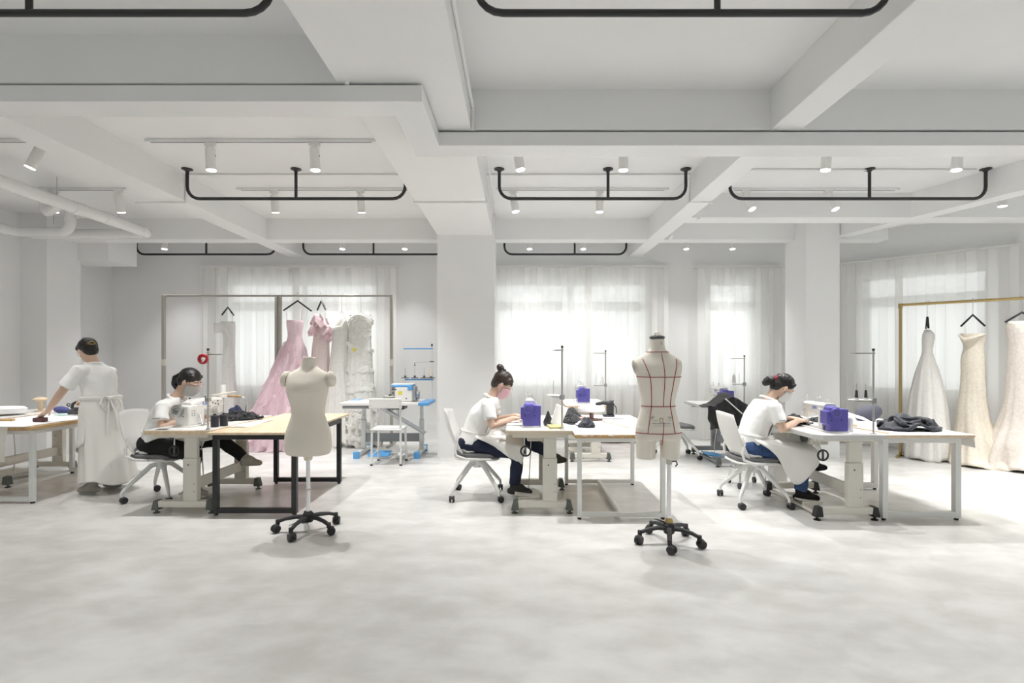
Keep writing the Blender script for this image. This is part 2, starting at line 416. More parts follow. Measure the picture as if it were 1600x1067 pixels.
# thin painted conduits
def conduit(pts, label, r=.011):
    tag(MB().tube(pts, r, 8).build('conduit', M['ceil']), label, 'conduit', 'thin white conduits')
zc = ZC-.012; e = .013
conduit([(-.345+e,2.0,ZC-.15),(-.345+e,3.90,ZC-.15),(-.345+e+.0,3.915,ZB-.0),(-.345+e,3.915,3.105)], 'thin white conduit along the right face of the broad beam', .014)
conduit([(-1.05,3.24,3.36),(-1.05,3.24,3.10)], 'short vertical conduit above the left duct', .014)
conduit([(-3.64+e,5.75,ZB-.0),(-3.64+e,5.75,zc),(-1.116-e,5.75,zc),(-1.116-e,5.75,ZB-e),(-.345+e,5.75,ZB-e),(-.345+e,5.75,zc),(1.90-e,5.75,zc),(1.90-e,5.75,ZB-e),(2.13+e,5.75,ZB-e)], 'thin white conduit crossing the two middle bays of the ceiling', .010)
conduit([(2.13+e,5.60,zc),(4.9,5.60,zc)], 'thin white conduit crossing the right bay', .010)
conduit([(-3.9-.28,5.75,ZB-e),(-3.64+e,5.75,ZB-e)], 'short thin conduit under the left beam', .010)
conduit([(-.30,4.2,zc),(-.30,7.6,zc)], 'thin white conduit beside the broad beam, far half', .010)
for p, q, lab in (((2.30,6.72,ZB+.02),(2.22,6.4,ZB-.015),'small white bracket strip on the right beam near the short cross beam'), ((2.2,7.6,ZB-.01),(2.16,7.3,ZB-.01),'small white bracket strip on the right beam near the back')):
    tag(MB().bar(p, q, .03, .02).build('bracket_strip', M['ceil']), lab, 'bracket')

# black ceiling rails
def rail(x0, x1, xm, y, label, rad=.017):
    t = thing('ceiling_rail', label, 'rail', (xm, y, 3.10), 0, 'black bent pipe rails under the ceiling')
    zt = ZC-.002-3.10; b = .13
    p = [(x0-xm,0,zt),(x0-xm,0,b)] + [(x0-xm+b-b*math.cos(a),0,b-b*math.sin(a)) for a in (R(18),R(36),R(54),R(72))] + [(x0-xm+b,0,0),(x1-xm-b,0,0)] + [(x1-xm-b+b*math.sin(a),0,b-b*math.cos(a)) for a in (R(18),R(36),R(54),R(72))] + [(x1-xm,0,b),(x1-xm,0,zt)]
    MB().tube(p, rad, 12).build('bent_pipe', M['black_metal'], t)
    MB().cyl((0,0,.005),(0,0,zt),rad*.95,n=12).build('hanger_post', M['black_metal'], t)
    for x in (x0-xm, 0, x1-xm):
        MB().lathe([(.055,zt),(.055,zt-.008),(.03,zt-.016),(rad+.002,zt-.03)], (x,0,0), 20).build('ceiling_flange', M['black_metal'], t)
rail(-3.52, -1.20, -2.39, 2.57, 'black pipe rail nearest above at the upper left')
rail(-.20, 1.82, .98, 2.57, 'black pipe rail nearest above, right of the broad beam')
rail(-3.52, -1.195, -2.36, 5.60, 'black pipe rail above the seamstress with glasses')
rail(-.19, 1.80, .97, 5.60, 'black pipe rail above the seamstress with the pink mask')
rail(2.27, 5.0, 3.76, 5.60, 'black pipe rail above the rightmost seamstress')
rail(-6.28, -3.99, -5.13, 8.66, 'far black pipe rail over the left clothes rack')
rail(-3.53, -1.21, -2.37, 8.66, 'far black pipe rail partly behind the middle column')
rail(-.21, 1.80, .95, 8.66, 'far black pipe rail in front of the middle window')

# ------------------------------------------------------------------ track lights
M['lens'] = emitter('lamp_lens', (1,.97,.92), 14.0)
def track(x0, x1, y, label):
    t = thing('lighting_track', label, 'light track', ((x0+x1)/2, y, ZC-.028), 0, 'white ceiling lighting tracks')
    h = (x1-x0)/2
    MB().box(-h, h, -.017, .017, .0, .026).build('track_channel', M['ceil'], t, smooth=False)
    MB().box(-h+.05, h-.05, -.006, .006, -.0015, .0005).build('track_slot', M['dark_grey'], t, smooth=False)
    return t
def spot(x, y, label, tilt=0, pan=0, power=None):
    """tilt away from straight down (deg), pan = direction of the tilt in the floor plane (deg)"""
    z = ZC-.03
    t = thing('ceiling_spotlight', label, 'spotlight', (x, y, z), 0, 'white cylinder spotlights on tracks')
    MB().box(-.05,.05,-.017,.017,-.035,.0).build('track_adapter', M['white_plastic'], t, bevel=.004)
    MB().cyl((0,0,-.03),(0,0,-.065),.02,n=14).build('swivel', M['white_plastic'], t)
    Rm = Matrix.Rotation(R(pan),3,'Z') @ Matrix.Rotation(R(-tilt),3,'Y')
    q = lambda v: Vector((0,0,-.065)) + Rm @ Vector(v)
    r = .044
    h = MB(); h.tube([q((0,0,.012)), q((0,0,.0)), q((0,0,-.190)), q((0,0,-.190))], [r*.9, r, r, r*.9], 20)
    hs = h.build('housing', M['white_plastic'], t)
    MB().cyl(q((0,0,-.1895)), q((0,0,-.1945)), r*.90, n=20).build('lens', M['lens'], t)
    MB().ball(q((r*.98,0,-.06)), .006, n=8, m=6).build('screw', M['dark_grey'], hs)
    ld = bpy.data.lights.new('spot_beam', 'SPOT'); ld.energy = power or LAMP_W; ld.spot_size = R(88); ld.spot_blend = .85; ld.shadow_soft_size = .03; ld.color = (1,.99,.98)
    lo = bpy.data.objects.new('spot_beam', ld); COL.objects.link(lo); lo.parent = t
    lo.location = q((0,0,-.20)); lo.rotation_euler = Rm.to_euler()
T1, T2, T3 = 4.84, 6.24, 8.42
for x0, x1, y, lab in ((-6.4,-4.36,T1,'lighting track at the left edge in front of the pipes'), (-3.43,-1.29,T1,'nearer lighting track between the left and broad beams'),
        (-.25,1.80,T1,'lighting track hidden above the right duct, middle bay'), (2.4,4.6,T1,'lighting track hidden above the right duct, right bay'),
        (-5.82,-4.64,T2,'lighting track behind the white drain pipe'), (-3.33,-1.26,T2,'farther lighting track between the left and broad beams'),
        (-.25,1.80,T2,'farther lighting track in the middle bay'), (2.53,4.54,T2,'farther lighting track in the right bay'),
        (-6.3,-4.9,T3,'lighting track by the far left window bay'), (-3.3,-1.3,T3,'lighting track by the window left of the column'), (-.2,1.7,T3,'lighting track by the middle window'), (2.4,3.9,T3,'lighting track by the narrow window')):
    track(x0, x1, y, lab)
for x, y, lab, ti, pa in (
    (-4.40,T1,'tilted spotlight at the upper left above the pipes',22,205), (-5.50,T2,'spotlight glowing behind the white drain pipe',0,0), (-4.74,T2,'spotlight right of the drain pipe end',12,80),
    (-2.83,T1,'left spotlight of the nearer track, left middle bay',3,0), (-1.87,T1,'right spotlight of the nearer track, left middle bay',3,0),
    (-2.89,T2,'left spotlight of the farther track, left middle bay',12,90), (-1.86,T2,'right spotlight of the farther track, left middle bay',12,90),
    (.0,T1,'tilted spotlight peeking below the duct beside the broad beam',10,-10), (.98,T1,'upright spotlight peeking below the duct, middle bay',0,0),
    (-.05,T2,'left spotlight of the farther track, middle bay',10,-10), (.98,T2,'right spotlight of the farther track, middle bay',0,0),
    (2.86,T1,'left spotlight peeking below the duct, right bay',5,180), (4.07,T1,'right spotlight peeking below the duct, right bay',6,180),
    (2.72,T2,'left tilted spotlight of the farther track, right bay',24,-50), (3.70,T2,'right tilted spotlight of the farther track, right bay',24,-50),
    (-5.65,T3,'far spotlight over the left clothes rack',4,-90), (-2.80,T3,'far spotlight left of the column, first of two',4,-90), (-1.80,T3,'far spotlight left of the column, second of two',4,-90),
    (.20,T3,'far spotlight before the middle window, first of two',4,-90), (1.06,T3,'far spotlight before the middle window, second of two',4,-90),
    (2.71,T3,'far spotlight before the narrow window, first of two',4,-90), (3.45,T3,'far spotlight before the narrow window, second of two',4,-90)):
    spot(x, y, lab, ti, pa, LAMP_W*(.6 if y == T3 else 1))
# the same tracks go on over the near half of the room, above and behind the viewpoint
for i, (x0, x1, y) in enumerate(((-6.2,-4.5,1.7),(-3.4,-1.3,1.7),(-.2,1.8,1.7),(2.4,4.6,1.7),(-3.4,-1.3,-.9),(-.2,1.8,-.9),(2.4,4.6,-.9),(5.4,7.4,4.84),(5.2,6.9,6.0))):
    nm = ('left outer bay, near row','left middle bay, near row','middle bay, near row','right bay, near row','left middle bay, behind the viewpoint','middle bay, behind the viewpoint','right bay, behind the viewpoint','far right bay, near the duct','far right bay, by the brass rack')[i]
    track(x0, x1, y, 'lighting track in the ' + nm)
    pw = LAMP_W*(.52 if y < 3 else 1.0)
    spot(x0+.35, y, 'left spotlight on the track in the ' + nm, power=pw); spot(x1-.35, y, 'right spotlight on the track in the ' + nm, power=pw)

# ------------------------------------------------------------------ curtains
def curtain(name, p0, p1, off, ranges, labels, seed):
    p0v = Vector((*p0,0)); d = (Vector((*p1,0))-p0v).normalized(); nrm = Vector((d.y,-d.x,0)); rr = random.Random(seed)
    for (t0, t1), lab in zip(ranges, labels):
        c = thing('curtain', lab, 'curtain', p0v+d*((t0+t1)/2), math.atan2(d.y,d.x), 'sheer white curtains')
        L = t1-t0; n = max(2, round(L/.215)); ph = [rr.uniform(-.35,.35) for _ in range(n*2+3)]; am = [rr.uniform(.75,1.15) for _ in range(n*2+3)]
        def f(u, v):
            k = u*n*2; i = int(min(k, n*2-1e-6)); fr = k-i; j = ph[i]*(1-fr)+ph[i+1]*fr; a = am[i]*(1-fr)+am[i+1]*fr
            amp = .042*a*(.75+.25*(1-v))
            w = math.sin(math.pi*k + j*(1-v)*1.1)
            return (-L/2+L*u + .02*math.sin(2*math.pi*k+1)*(1) , -off + amp*w + .008*noise.noise(Vector((u*L*9, v*2, seed)))*(1-v), .015+2.90*v)
        MB().grid(f, n*16, 14).build('cloth', M['curtain'], c, fix=False)
        def hem(u, v):
            q = f(u, .955+.045*v); return (q[0], q[1]-.004, q[2])
        MB().grid(hem, n*16, 1).build('heading_band', M['curtain'], c, fix=False)
    a, b = ranges[0][0], ranges[-1][1]
    rl = thing('curtain_rail', 'slim white curtain rail ' + name, 'curtain rail', p0v+d*((a+b)/2), math.atan2(d.y,d.x))
    MB().box(-(b-a)/2-.02, (b-a)/2+.02, -off-.02, -off+.02, 2.922, 2.945).build('rail_bar', M['white_plastic'], rl, smooth=False)
    for k in (-.5, 0, .5): MB().box(k*(b-a)-.012, k*(b-a)+.012, -off, .0, 2.926, 2.941).build('bracket', M['white_plastic'], rl, smooth=False)
cx = lambda px: bt((px-808)*8.86/820)
curtain('behind the gowns', B0, B1, .13, [(cx(312), cx(466)), (cx(455), cx(617))], ['left sheer curtain behind the white satin gown', 'sheer curtain behind the pink and ivory gowns'], 1)
curtain('right of the middle column', B0, B1, .13, [(bt(-.85), cx(923)), (cx(912), cx(1043))], ['sheer curtain just right of the middle column', 'sheer curtain behind the form with red lines'], 2)
curtain('over the narrow window', B0, B1, .13, [(cx(1088), cx(1226))], ['narrow sheer curtain left of the right column'], 3)
curtain('on the slanted wall', A0, A1, .13, [(.16, 1.24), (1.16, 2.52)], ['sheer curtain beside the right column on the slanted wall', 'sheer curtain behind the lace gowns on the brass rack'], 4)

# ------------------------------------------------------------------ drain pipes at the upper left
M['pipe'] = material('white_pvc_pipe', (.78,.78,.77), .25)
def pipe(pts, r, label, joints=()):
    t = thing('drain_pipe', label, 'pipe', pts[0], 0, 'white drain pipes'); o = Vector(pts[0])
    MB().tube([Vector(p)-o for p in pts], r, 18).build('pipe_body', M['pipe'], t)
    for p, q in joints: MB().cyl(Vector(p)-o, Vector(q)-o, r*1.1, n=18).build('coupling', M['pipe'], t)
    return t
def bend(a, b, c, r, n=6):
    a, b, c = Vector(a), Vector(b), Vector(c); u = (a-b).normalized(); w = (c-b).normalized(); p, q = b+u*r, b+w*r
    return [p] + [b + u*r*(1-math.sin(R(90*i/n))) + w*r*(1-math.cos(R(90*i/n))) for i in range(1, n)] + [q]
zp = 3.14
p = [(-5.13,4.4,zp+.02)] + bend((-5.13,4.4,zp+.02), (-5.13,7.32,zp-.01), (-6.5,7.32,zp-.02), .10) + [(-6.75,7.32,zp-.02)]
pipe(p, .068, 'long white drain pipe running to the far left beam', (((-5.13,6.05,zp),(-5.13,6.2,zp)), ((-5.13,6.5,zp),(-5.13,6.62,zp)), ((-5.13,7.12,zp),(-5.13,7.2,zp))))
p = [(-6.70,4.5,3.12)] + bend((-6.70,4.5,3.12), (-6.70,7.02,3.08), (-6.0,7.02,3.08), .09) + bend((-6.6,7.02,3.08), (-5.98,7.02,3.08), (-5.98,7.02,3.4), .11) + [(-5.98,7.02,3.415)]
pipe(p, .062, 'lower white drain pipe bending up into the ceiling', (((-5.98,7.02,3.20),(-5.98,7.02,3.27)), ((-6.70,6.75,3.085),(-6.70,6.87,3.083))))
p = [(-5.13,5.9,zp)] + bend((-5.13,5.9,zp),(-5.62,6.25,zp-.02),(-5.62,6.25,3.3),.12) + [(-5.62,6.25,3.415)]
pipe(p, .055, 'short white branch pipe rising behind the long drain pipe')
p = [(-5.85,5.4,3.415)] + bend((-5.85,5.4,3.415),(-5.85,5.4,3.06),(-6.6,5.4,3.06),.10) + [(-6.93,5.4,3.08)]
pipe(p, .066, 'white elbow pipe at the left picture edge')
for i, (x, y) in enumerate(((-5.13,5.85),(-5.13,6.75),(-6.2,7.02))):
    tag(MB().cyl((x,y,3.19),(x,y,ZC),.004,n=8).build('hanger_rod', M['steel']), ('thin rod holding the long pipe, nearer','thin rod holding the long pipe, farther','thin rod holding the lower pipe')[i], 'rod')
# ------------------------------------------------------------------ furniture builders
def frame_table(label, x0, x1, y0, y1, fx0, fx1, fy0, fy1, z, frame_mat, top_mat, edge_mat, tube=.04, th=.03, stretcher=True):
    """board on two closed rectangular tube frames"""
    t = thing('work_table', label, 'table', ((x0+x1)/2, (y0+y1)/2, 0))
    ox, oy = (x0+x1)/2, (y0+y1)/2
    top = MB().box(x0-ox, x1-ox, y0-oy, y1-oy, z-th, z-.0015).build('board', edge_mat, t, bevel=.003, smooth=False)
    MB().box(x0-ox+.003, x1-ox-.003, y0-oy+.003, y1-oy-.003, z-.0015, z).build('surface', top_mat, top, smooth=False)
    a, b = fx0-ox, fx1-ox; zt = z-th; h = tube/2
    for fy in (fy0-oy, fy1-oy):
        f = MB().box(a+tube, b-tube, fy-h, fy+h, .022, .022+tube).build('foot_rail', frame_mat, t, bevel=.003)
        MB().box(a+tube, b-tube, fy-h, fy+h, zt-tube, zt).build('top_rail', frame_mat, t, bevel=.003)
        for x in (a, b-tube):
            l = MB().box(x, x+tube, fy-h, fy+h, .018, zt).build('leg', frame_mat, t, bevel=.003)
            MB().cyl((x+h, fy, 0), (x+h, fy, .018), .017, n=10).build('foot_pad', M['dark_rubber'], l)
    for x in (a, b-tube): MB().box(x, x+tube, fy0-oy+h, fy1-oy-h, zt-tube, zt-.002).build('side_rail', frame_mat, t, bevel=.003)
    if stretcher: MB().box(-h, h, fy0-oy+h, fy1-oy-h, .024, .022+tube).build('stretcher', frame_mat, t, bevel=.003)
    return t

def sewing_table(label, x0, y0, edge, top, L=1.2, near=.06, gap=.86, chamfer=0, metal='cream_metal', cap='green_plastic', rz=0, wid=.60, flip=False, z=.755, pedal_mat=None):
    """lift-leg industrial sewing table; local x across, y along the table (0 = near edge)"""
    t = thing('sewing_table', label, 'table', (x0, y0, 0), rz); mt = M[metal]
    c = chamfer
    poly = [(c,0),(wid,0),(wid,L),(c,L),(0,L-c),(0,c)] if c else [(0,0),(wid,0),(wid,L),(0,L)]
    tp = MB().prism(poly, 'z', z-.04, z-.002).build('table_top', edge, t, bevel=.004, smooth=False)
    MB().prism([(min(max(u,.004),wid-.004), min(max(v,.004),L-.004)) for u, v in poly], 'z', z-.002, z).build('laminate', top, tp, smooth=False)
    cx0, cx1 = .335, .465
    for yy in (near, near+gap):
        lg = MB().box(.10, .56, yy-.03, yy+.03, .055, .115).build('foot_bar', mt, t, bevel=.006)
        for xa, sgn in ((.05,-1), (.61,1)):
            cp = MB().prism([(xa, .03),(xa-sgn*.07,.035),(xa-sgn*.06,.122),(xa-sgn*.02,.118)] , 'y', yy-.034, yy+.034).build('end_cap', M[cap], lg, bevel=.004)
            MB().lathe([(.028,0),(.028,.008),(.012,.014),(.009,.035)], (xa-sgn*.03, yy, 0), 14).build('levelling_foot', M[cap], lg)
        col = MB().box(cx0, cx1, yy-.03, yy+.03, .115, .50).build('column', mt, t, bevel=.006)
        MB().box(cx0+.008, cx1-.008, yy-.022, yy+.022, .50, z-.07).build('inner_column', mt, col, bevel=.004)
        for zz in (.20, .27): MB().cyl((cx1-.025, yy-.033, zz), (cx1-.025, yy-.029, zz), .009, n=10).build('bolt', M['steel'], col)
        MB().cyl((cx0+.05, yy-.034, .44), (cx0+.05, yy-.03, .44), .007, n=8).build('lock_screw', M['dark_grey'], col)
        MB().box(.06, .56, yy-.025, yy+.025, z-.07, z-.04).build('top_bracket', mt, t, bevel=.003)
    MB().box(.385, .415, near+.03, near+gap-.03, .20, .30).build('stretcher', mt, t, bevel=.004)
    # treadle, motor, knee lifter, switch box
    yt = near+gap*.52
    td = MB().obox((.20, yt, .075), (.24,.30,.014), Matrix.Rotation(R(8),3,'Y')).build('treadle', M[pedal_mat] if pedal_mat else mt, t, bevel=.004)
    for s in (-.17, .17): MB().box(.12,.28, yt+s-.012, yt+s+.012, .02,.075).build('treadle_bracket', mt, td, bevel=.002)
    MB().bar((.12, near+.03, .035), (.12, near+gap-.03, .035), .025, .02).build('treadle_rail', mt, t)
    mo = MB().box(.20,.36, near+.30, near+.50, z-.155, z-.04).build('motor_box', mt, t, bevel=.012)
    MB().cyl((.20, near+.40, z-.10), (.17, near+.40, z-.10), .045, n=18).build('motor_wheel', M['dark_grey'], mo)
    kn = MB().tube([(.17, near+.12, z-.045), (.17, near+.11, z-.14), (.185, near+.09, z-.22)], .006, 8).build('knee_rod', M['chrome'], t)
    MB().tube([(.183+.045*math.cos(R(a)), near+.088, z-.21+.045*math.sin(R(a))) for a in range(0,360,20)], .008, 8, closed=True).build('knee_ring', M['dark_rubber'], kn)
    MB().box(.176,.19, near+.082, near+.094, z-.25, z-.17).build('knee_plate', M['dark_grey'], kn)
    MB().box(.46,.56, near+.20, near+.34, z-.075, z-.04).build('switch_box', M['white_plastic'], t, bevel=.004)
    MB().tube([(.24, near+.41, z-.15),(.235, near+.43, .45),(.225,yt+.02,.22),(.215, yt, .085)], .005, 6).build('pull_chain', M['steel'], t)
    return t

def machine_purple(label, loc, rz=0, logo=True):
    """lockstitch machine seen from its hand wheel end; local y runs along the arm"""
    t = thing('sewing_machine', label, 'sewing machine', loc, rz, 'sewing machines with purple covers'); w = M['machine']
    MB().box(-.085,.095, -.01,.50, 0,.012).build('bed', w, t, bevel=.004)
    pr = [(-.073,.006),(.093,.006),(.096,.203),(.025,.206),(.017,.218),(-.023,.225),(-.06,.216),(-.067,.1875),(-.095,.186),(-.095,.073),(-.078,.07)]
    cv = MB().prism(pr, 'y', 0, .105).build('motor_cover', M['purple'], t, bevel=.006)
    wh = MB().tube([(-.022,-.03,.172),(-.022,-.026,.172),(-.022,0,.172)], [.036,.043,.046], 24).build('hand_wheel', M['purple'], t)
    for k in range(6): MB().ball((-.022+.024*math.cos(k*R(60)), -.0305, .172+.024*math.sin(k*R(60))), (.006,.002,.006), n=8, m=6).build('wheel_hole', M['dark_grey'], wh)
    for x, z in ((-.055,.108),(.034,.108)): MB().cyl((x,-.002,z),(x,.003,z),.0065,n=10).build('cover_screw', M['ink'], cv)
    MB().cyl((-.005,-.002,.012),(-.005,.003,.012),.007,n=10).build('cover_screw', M['ink'], cv)
    MB().box(-.06,.055,.105,.20,.012,.20).build('pillar', w, t, bevel=.01)
    rs = []
    for y, z0, z1, a, b in ((.10,.125,.245,-.06,.055),(.20,.135,.243,-.052,.045),(.36,.140,.240,-.045,.040),(.42,.130,.243,-.045,.040),(.485,.135,.238,-.040,.035)):
        rs.append([(a+.012,y,z0),(b-.012,y,z0),(b,y,z0+.015),(b,y,z1-.02),(b-.018,y,z1),(a+.018,y,z1),(a,y,z1-.02),(a,y,z0+.015)])
    MB().rings(rs).build('arm', w, t, bevel=.003)
    hd = MB().box(-.036,.032,.415,.487,.085,.20).build('needle_head', w, t, bevel=.01)
    MB().box(-.02,.018,.487,.492,.10,.215).build('face_plate', M['chrome'], hd, bevel=.003)
    MB().cyl((0,.45,.012),(0,.45,.10),.0035,n=8).build('needle_bar', M['chrome'], hd)
    MB().cyl((-.018,.45,.02),(-.018,.45,.10),.0045,n=8).build('presser_bar', M['chrome'], hd)
    MB().box(-.028,.01,.435,.47,.013,.02).build('presser_foot', M['chrome'], hd)
    MB().cyl((-.037,.44,.155),(-.06,.44,.155),.014,.010,n=12).build('tension_knob', M['chrome'], hd)
    for x, y, h in ((-.02,.44,.055),(.012,.33,.04),(-.01,.25,.05),(.02,.18,.035)):
        g = MB().cyl((x,y,.235),(x,y,.24+h),.003,n=6); g.ball((x,y,.24+h),.007,n=8,m=6); g.build('thread_guide', M['chrome'], t)
    MB().tube([(-.038,.475,.10),(-.055,.478,.16),(-.05,.48,.245),(-.03,.478,.262)], .0025, 6).build('finger_guard', M['chrome'], t)
    MB().box(-.0953,-.094,.02,.05,.02,.06).build('maker_plate', M['ink'], cv)
    if logo: text_mesh('JUKI', .038, 'brand_lettering', M['logo_blue'], t, (-.0548,.26,.195), (R(90),0,R(-90)))
    return t

def machine_white(label, loc, rz=0):
    t = thing('sewing_machine', label, 'sewing machine', loc, rz); w = M['machine']
    MB().box(-.09,.10,-.01,.52,0,.012).build('bed', w, t, bevel=.004)
    bd = MB().box(-.075,.075,0,.12,.006,.20).build('motor_cover', w, t, bevel=.014)
    for x, z in ((-.055,.10),(.015,.10)): MB().cyl((x,-.002,z),(x,.003,z),.006,n=10).build('cover_screw', M['ink'], bd)
    for k in range(3):
        for j in range(2): MB().box(.0735,.0765,.035+.03*j,.05+.03*j,.10+.022*k,.108+.022*k).build('vent_slot', M['mid_grey'], bd)
    wh = MB().tube([(-.03,-.040,.155),(-.03,-.034,.155),(-.03,-.004,.155),(-.03,.004,.155)], [.048,.056,.057,.05], 28).build('hand_wheel', M['steel'], t)
    MB().tube([(-.03,-.044,.155),(-.03,-.040,.155)], [.030,.036], 24).build('wheel_face', M['mid_grey'], wh)
    for k in range(5): MB().ball((-.03+.024*math.cos(k*R(72)), -.0445, .155+.024*math.sin(k*R(72))), (.008,.002,.005), n=8, m=6).build('wheel_hole', M['ink'], wh)
    MB().cyl((-.03,-.05,.155),(-.03,-.04,.155),.008,n=10).build('wheel_nut', M['dark_grey'], wh)
    MB().box(-.06,.06,.12,.22,.012,.20).build('pillar', w, t, bevel=.012)
    rs = []
    for y, z0, z1, a, b in ((.06,.145,.225,-.06,.06),(.12,.14,.25,-.06,.06),(.22,.14,.256,-.05,.055),(.40,.145,.252,-.045,.045),(.50,.15,.242,-.04,.04)):
        rs.append([(a+.012,y,z0),(b-.012,y,z0),(b,y,z0+.015),(b,y,z1-.025),(b-.02,y,z1),(a+.02,y,z1),(a,y,z1-.02),(a,y,z0+.015)])
    MB().rings(rs).build('arm', w, t, bevel=.003)
    hd = MB().box(-.036,.036,.43,.505,.085,.21).build('needle_head', w, t, bevel=.01)
    MB().cyl((0,.46,.012),(0,.46,.09),.0035,n=8).build('needle_bar', M['chrome'], hd)
    MB().cyl((-.018,.46,.02),(-.018,.46,.09),.0045,n=8).build('presser_bar', M['chrome'], hd)
    MB().bar((.07,.30,.275),(.085,.62,.29),.03,.018).build('thread_bracket', M['cream_metal'], t, bevel=.003)
    for x, y, z in ((.046,.30,.17),(.046,.34,.20),(.046,.38,.19),(.046,.41,.215),(.046,.42,.18)): MB().cyl((x-.002,y,z),(x+.006,y,z),.006,n=8).build('guide_screw', M['ink'], t)
    MB().tube([(.048,.30,.17),(.062,.34,.13),(.06,.40,.17),(.05,.43,.12)], .002, 6).build('thread', M['white_cloth'], t)
    lv = MB().cyl((.07,.14,.11),(.13,.10,.03),.006,n=10); lv.cyl((.13,.10,.03),(.145,.09,.012),.010,n=10)
    lv.build('reverse_lever', M['steel'], t)
    bw = MB().cyl((.11,.16,.012),(.11,.16,.05),.012,n=12); bw.cyl((.11,.16,.05),(.14,.20,.07),.006,n=8); bw.build('bobbin_winder', M['chrome'], t)
    for y in (.10,.30): MB().ball((0,y,.262),.008,n=8,m=6).build('top_stud', M['ink'], t)
    text_mesh('JUKI', .05, 'brand_lettering', M['logo_blue'], t, (.0592,.235,.205), (R(90),0,R(90)))
    return t

def cone(mb, c, h=.12, r0=.032, r1=.018):
    return mb.lathe([(.02,0),(r0,.004),(r1,h),(.010,h+.006)], c, 16)

def thread_stand(label, loc, h=.74, arm=.17, rz=0, tray=.30, spools=(), plate=True):
    """pole with a guide arm on top and a spool tray; local -x is where the arms point"""
    t = thing('thread_stand', label, 'thread stand', loc, rz)
    MB().cyl((0,0,0),(0,0,h),.0085,n=12).build('pole', M['steel'], t)
    MB().lathe([(.02,0),(.02,.006),(.010,.012)], (0,0,0), 14).build('base_nut', M['steel'], t)
    MB().cyl((0,0,h-.004),(0,0,h+.016),.011,n=12).build('pole_cap', M['ink'], t)
    a = MB().bar((.012,0,h-.025),(-arm,0,h-.025),.016,.010).build('guide_arm', M['steel'], t)
    MB().bar((-arm,-.035,h-.025),(-arm,.035,h-.025),.012,.006).build('guide_eye', M['steel'], a)
    if tray:
        b = MB().bar((.015,0,tray),(-.16,0,tray),.024,.014).build('tray_arm', M['steel'], t, bevel=.002)
        MB().box(-.018,.018,-.018,.018,tray-.02,tray+.025).build('clamp', M['mid_grey'], t, bevel=.003)
        if plate: MB().lathe([(.085,.010),(.088,.013),(.085,.016)], (-.115,0,tray), 24, 1.1, .75).build('spool_plate', M['white_plastic'], b)
        for sx, mat in spools:
            pn = MB().cyl((sx,0,tray+.012),(sx,0,tray+.15),.0028,n=6).build('spool_pin', M['steel'], t)
            if mat is not None:
                cone(MB(), (sx,0,tray+.018), .10 if mat != 'thin' else .07, .028 if mat != 'thin' else .014, .017 if mat != 'thin' else .009).build('thread_cone', M['white_plastic'] if mat == 'white' else M['ink'], pn)
                if mat == 'thin': MB().lathe([(.018,0),(.008,.03)], (sx,0,tray+.016), 12).build('cone_base', M['white_plastic'], pn)
    return t

def task_chair(label, x, y, rz=0, group='white task chairs on castors'):
    """white shell chair, grey seat pad, four splayed legs on castors; faces local +x"""
    t = thing('task_chair', label, 'chair', (x, y, 0), rz, group); w = M['white_plastic']; mt = M['white_metal']
    def seat(rx, ry, z0, z1, dip=0):
        rs = []
        for z, k in ((z0,.93),(z0+.006,1),(z1-.012,1),(z1-.003,.96),(z1,.86)):
            rg = []
            for i in range(28):
                a = 2*math.pi*i/28; ca, sa = math.cos(a), math.sin(a); e = .55
                rg.append((rx*k*math.copysign(abs(ca)**e, ca), ry*k*math.copysign(abs(sa)**e, sa), z + (-.012 if ca > .6 else 0)))
            rs.append(rg)
        return MB().rings(rs)
    seat(.235,.225,.405,.428).build('seat_shell', w, t)
    seat(.222,.212,.426,.468).build('seat_cushion', M['grey_fabric'], t)
    def back(u, v):
        a = (u-.5)*2; wd = .225*(1-.10*(2*abs(v-.45))**2); z = .47+.40*v
        return (-.20-.13*v-.02*math.sin(v*math.pi) + .075*a*a*(1-.3*v), a*wd, z + .02*(1-a*a))
    bk = MB().grid(back, 16, 10).build('backrest', w, t, solid=.014, fix=False)
    for s in (-1, 1):
        MB().tube([(.02,s*.222,.42),(-.10,s*.228,.425),(-.185,s*.225,.455),(-.20,s*.222,.52),(-.175,s*.215,.60),(-.19,s*.20,.66)], [.014,.015,.017,.016,.014,.010], 10, flat=.7).build('side_arm', w, bk)
    hub = MB().lathe([(.045,.30),(.05,.33),(.045,.375),(.05,.405)], (0,0,0), 18).build('hub', mt, t)
    for sx in (-1, 1):
        for sy in (-1, 1):
            ex, ey = sx*.228, sy*.235
            lg = MB().tube([(sx*.02,sy*.02,.345),(sx*.06,sy*.06,.335),(ex*.88,ey*.88,.145),(ex*.97,ey*.97,.115),(ex,ey,.09),(ex,ey,.065)], [.024,.024,.018,.016,.014,.012], 10).build('leg', mt, t)
            an = rnd.uniform(0, math.pi); dx, dy = math.cos(an), math.sin(an)
            for k in (-1, 1):
                MB().cyl((ex+dx*.02-dy*k*.006, ey+dy*.02+dx*k*.006, .032), (ex+dx*.02-dy*k*.027, ey+dy*.02+dx*k*.027, .032), .032, .029, n=16).build('castor_wheel', M['dark_rubber'], lg)
            MB().ball((ex+dx*.012, ey+dy*.012, .048), (.026,.026,.022), n=12, m=8).build('castor_hood', M['dark_grey'], lg)
    return t

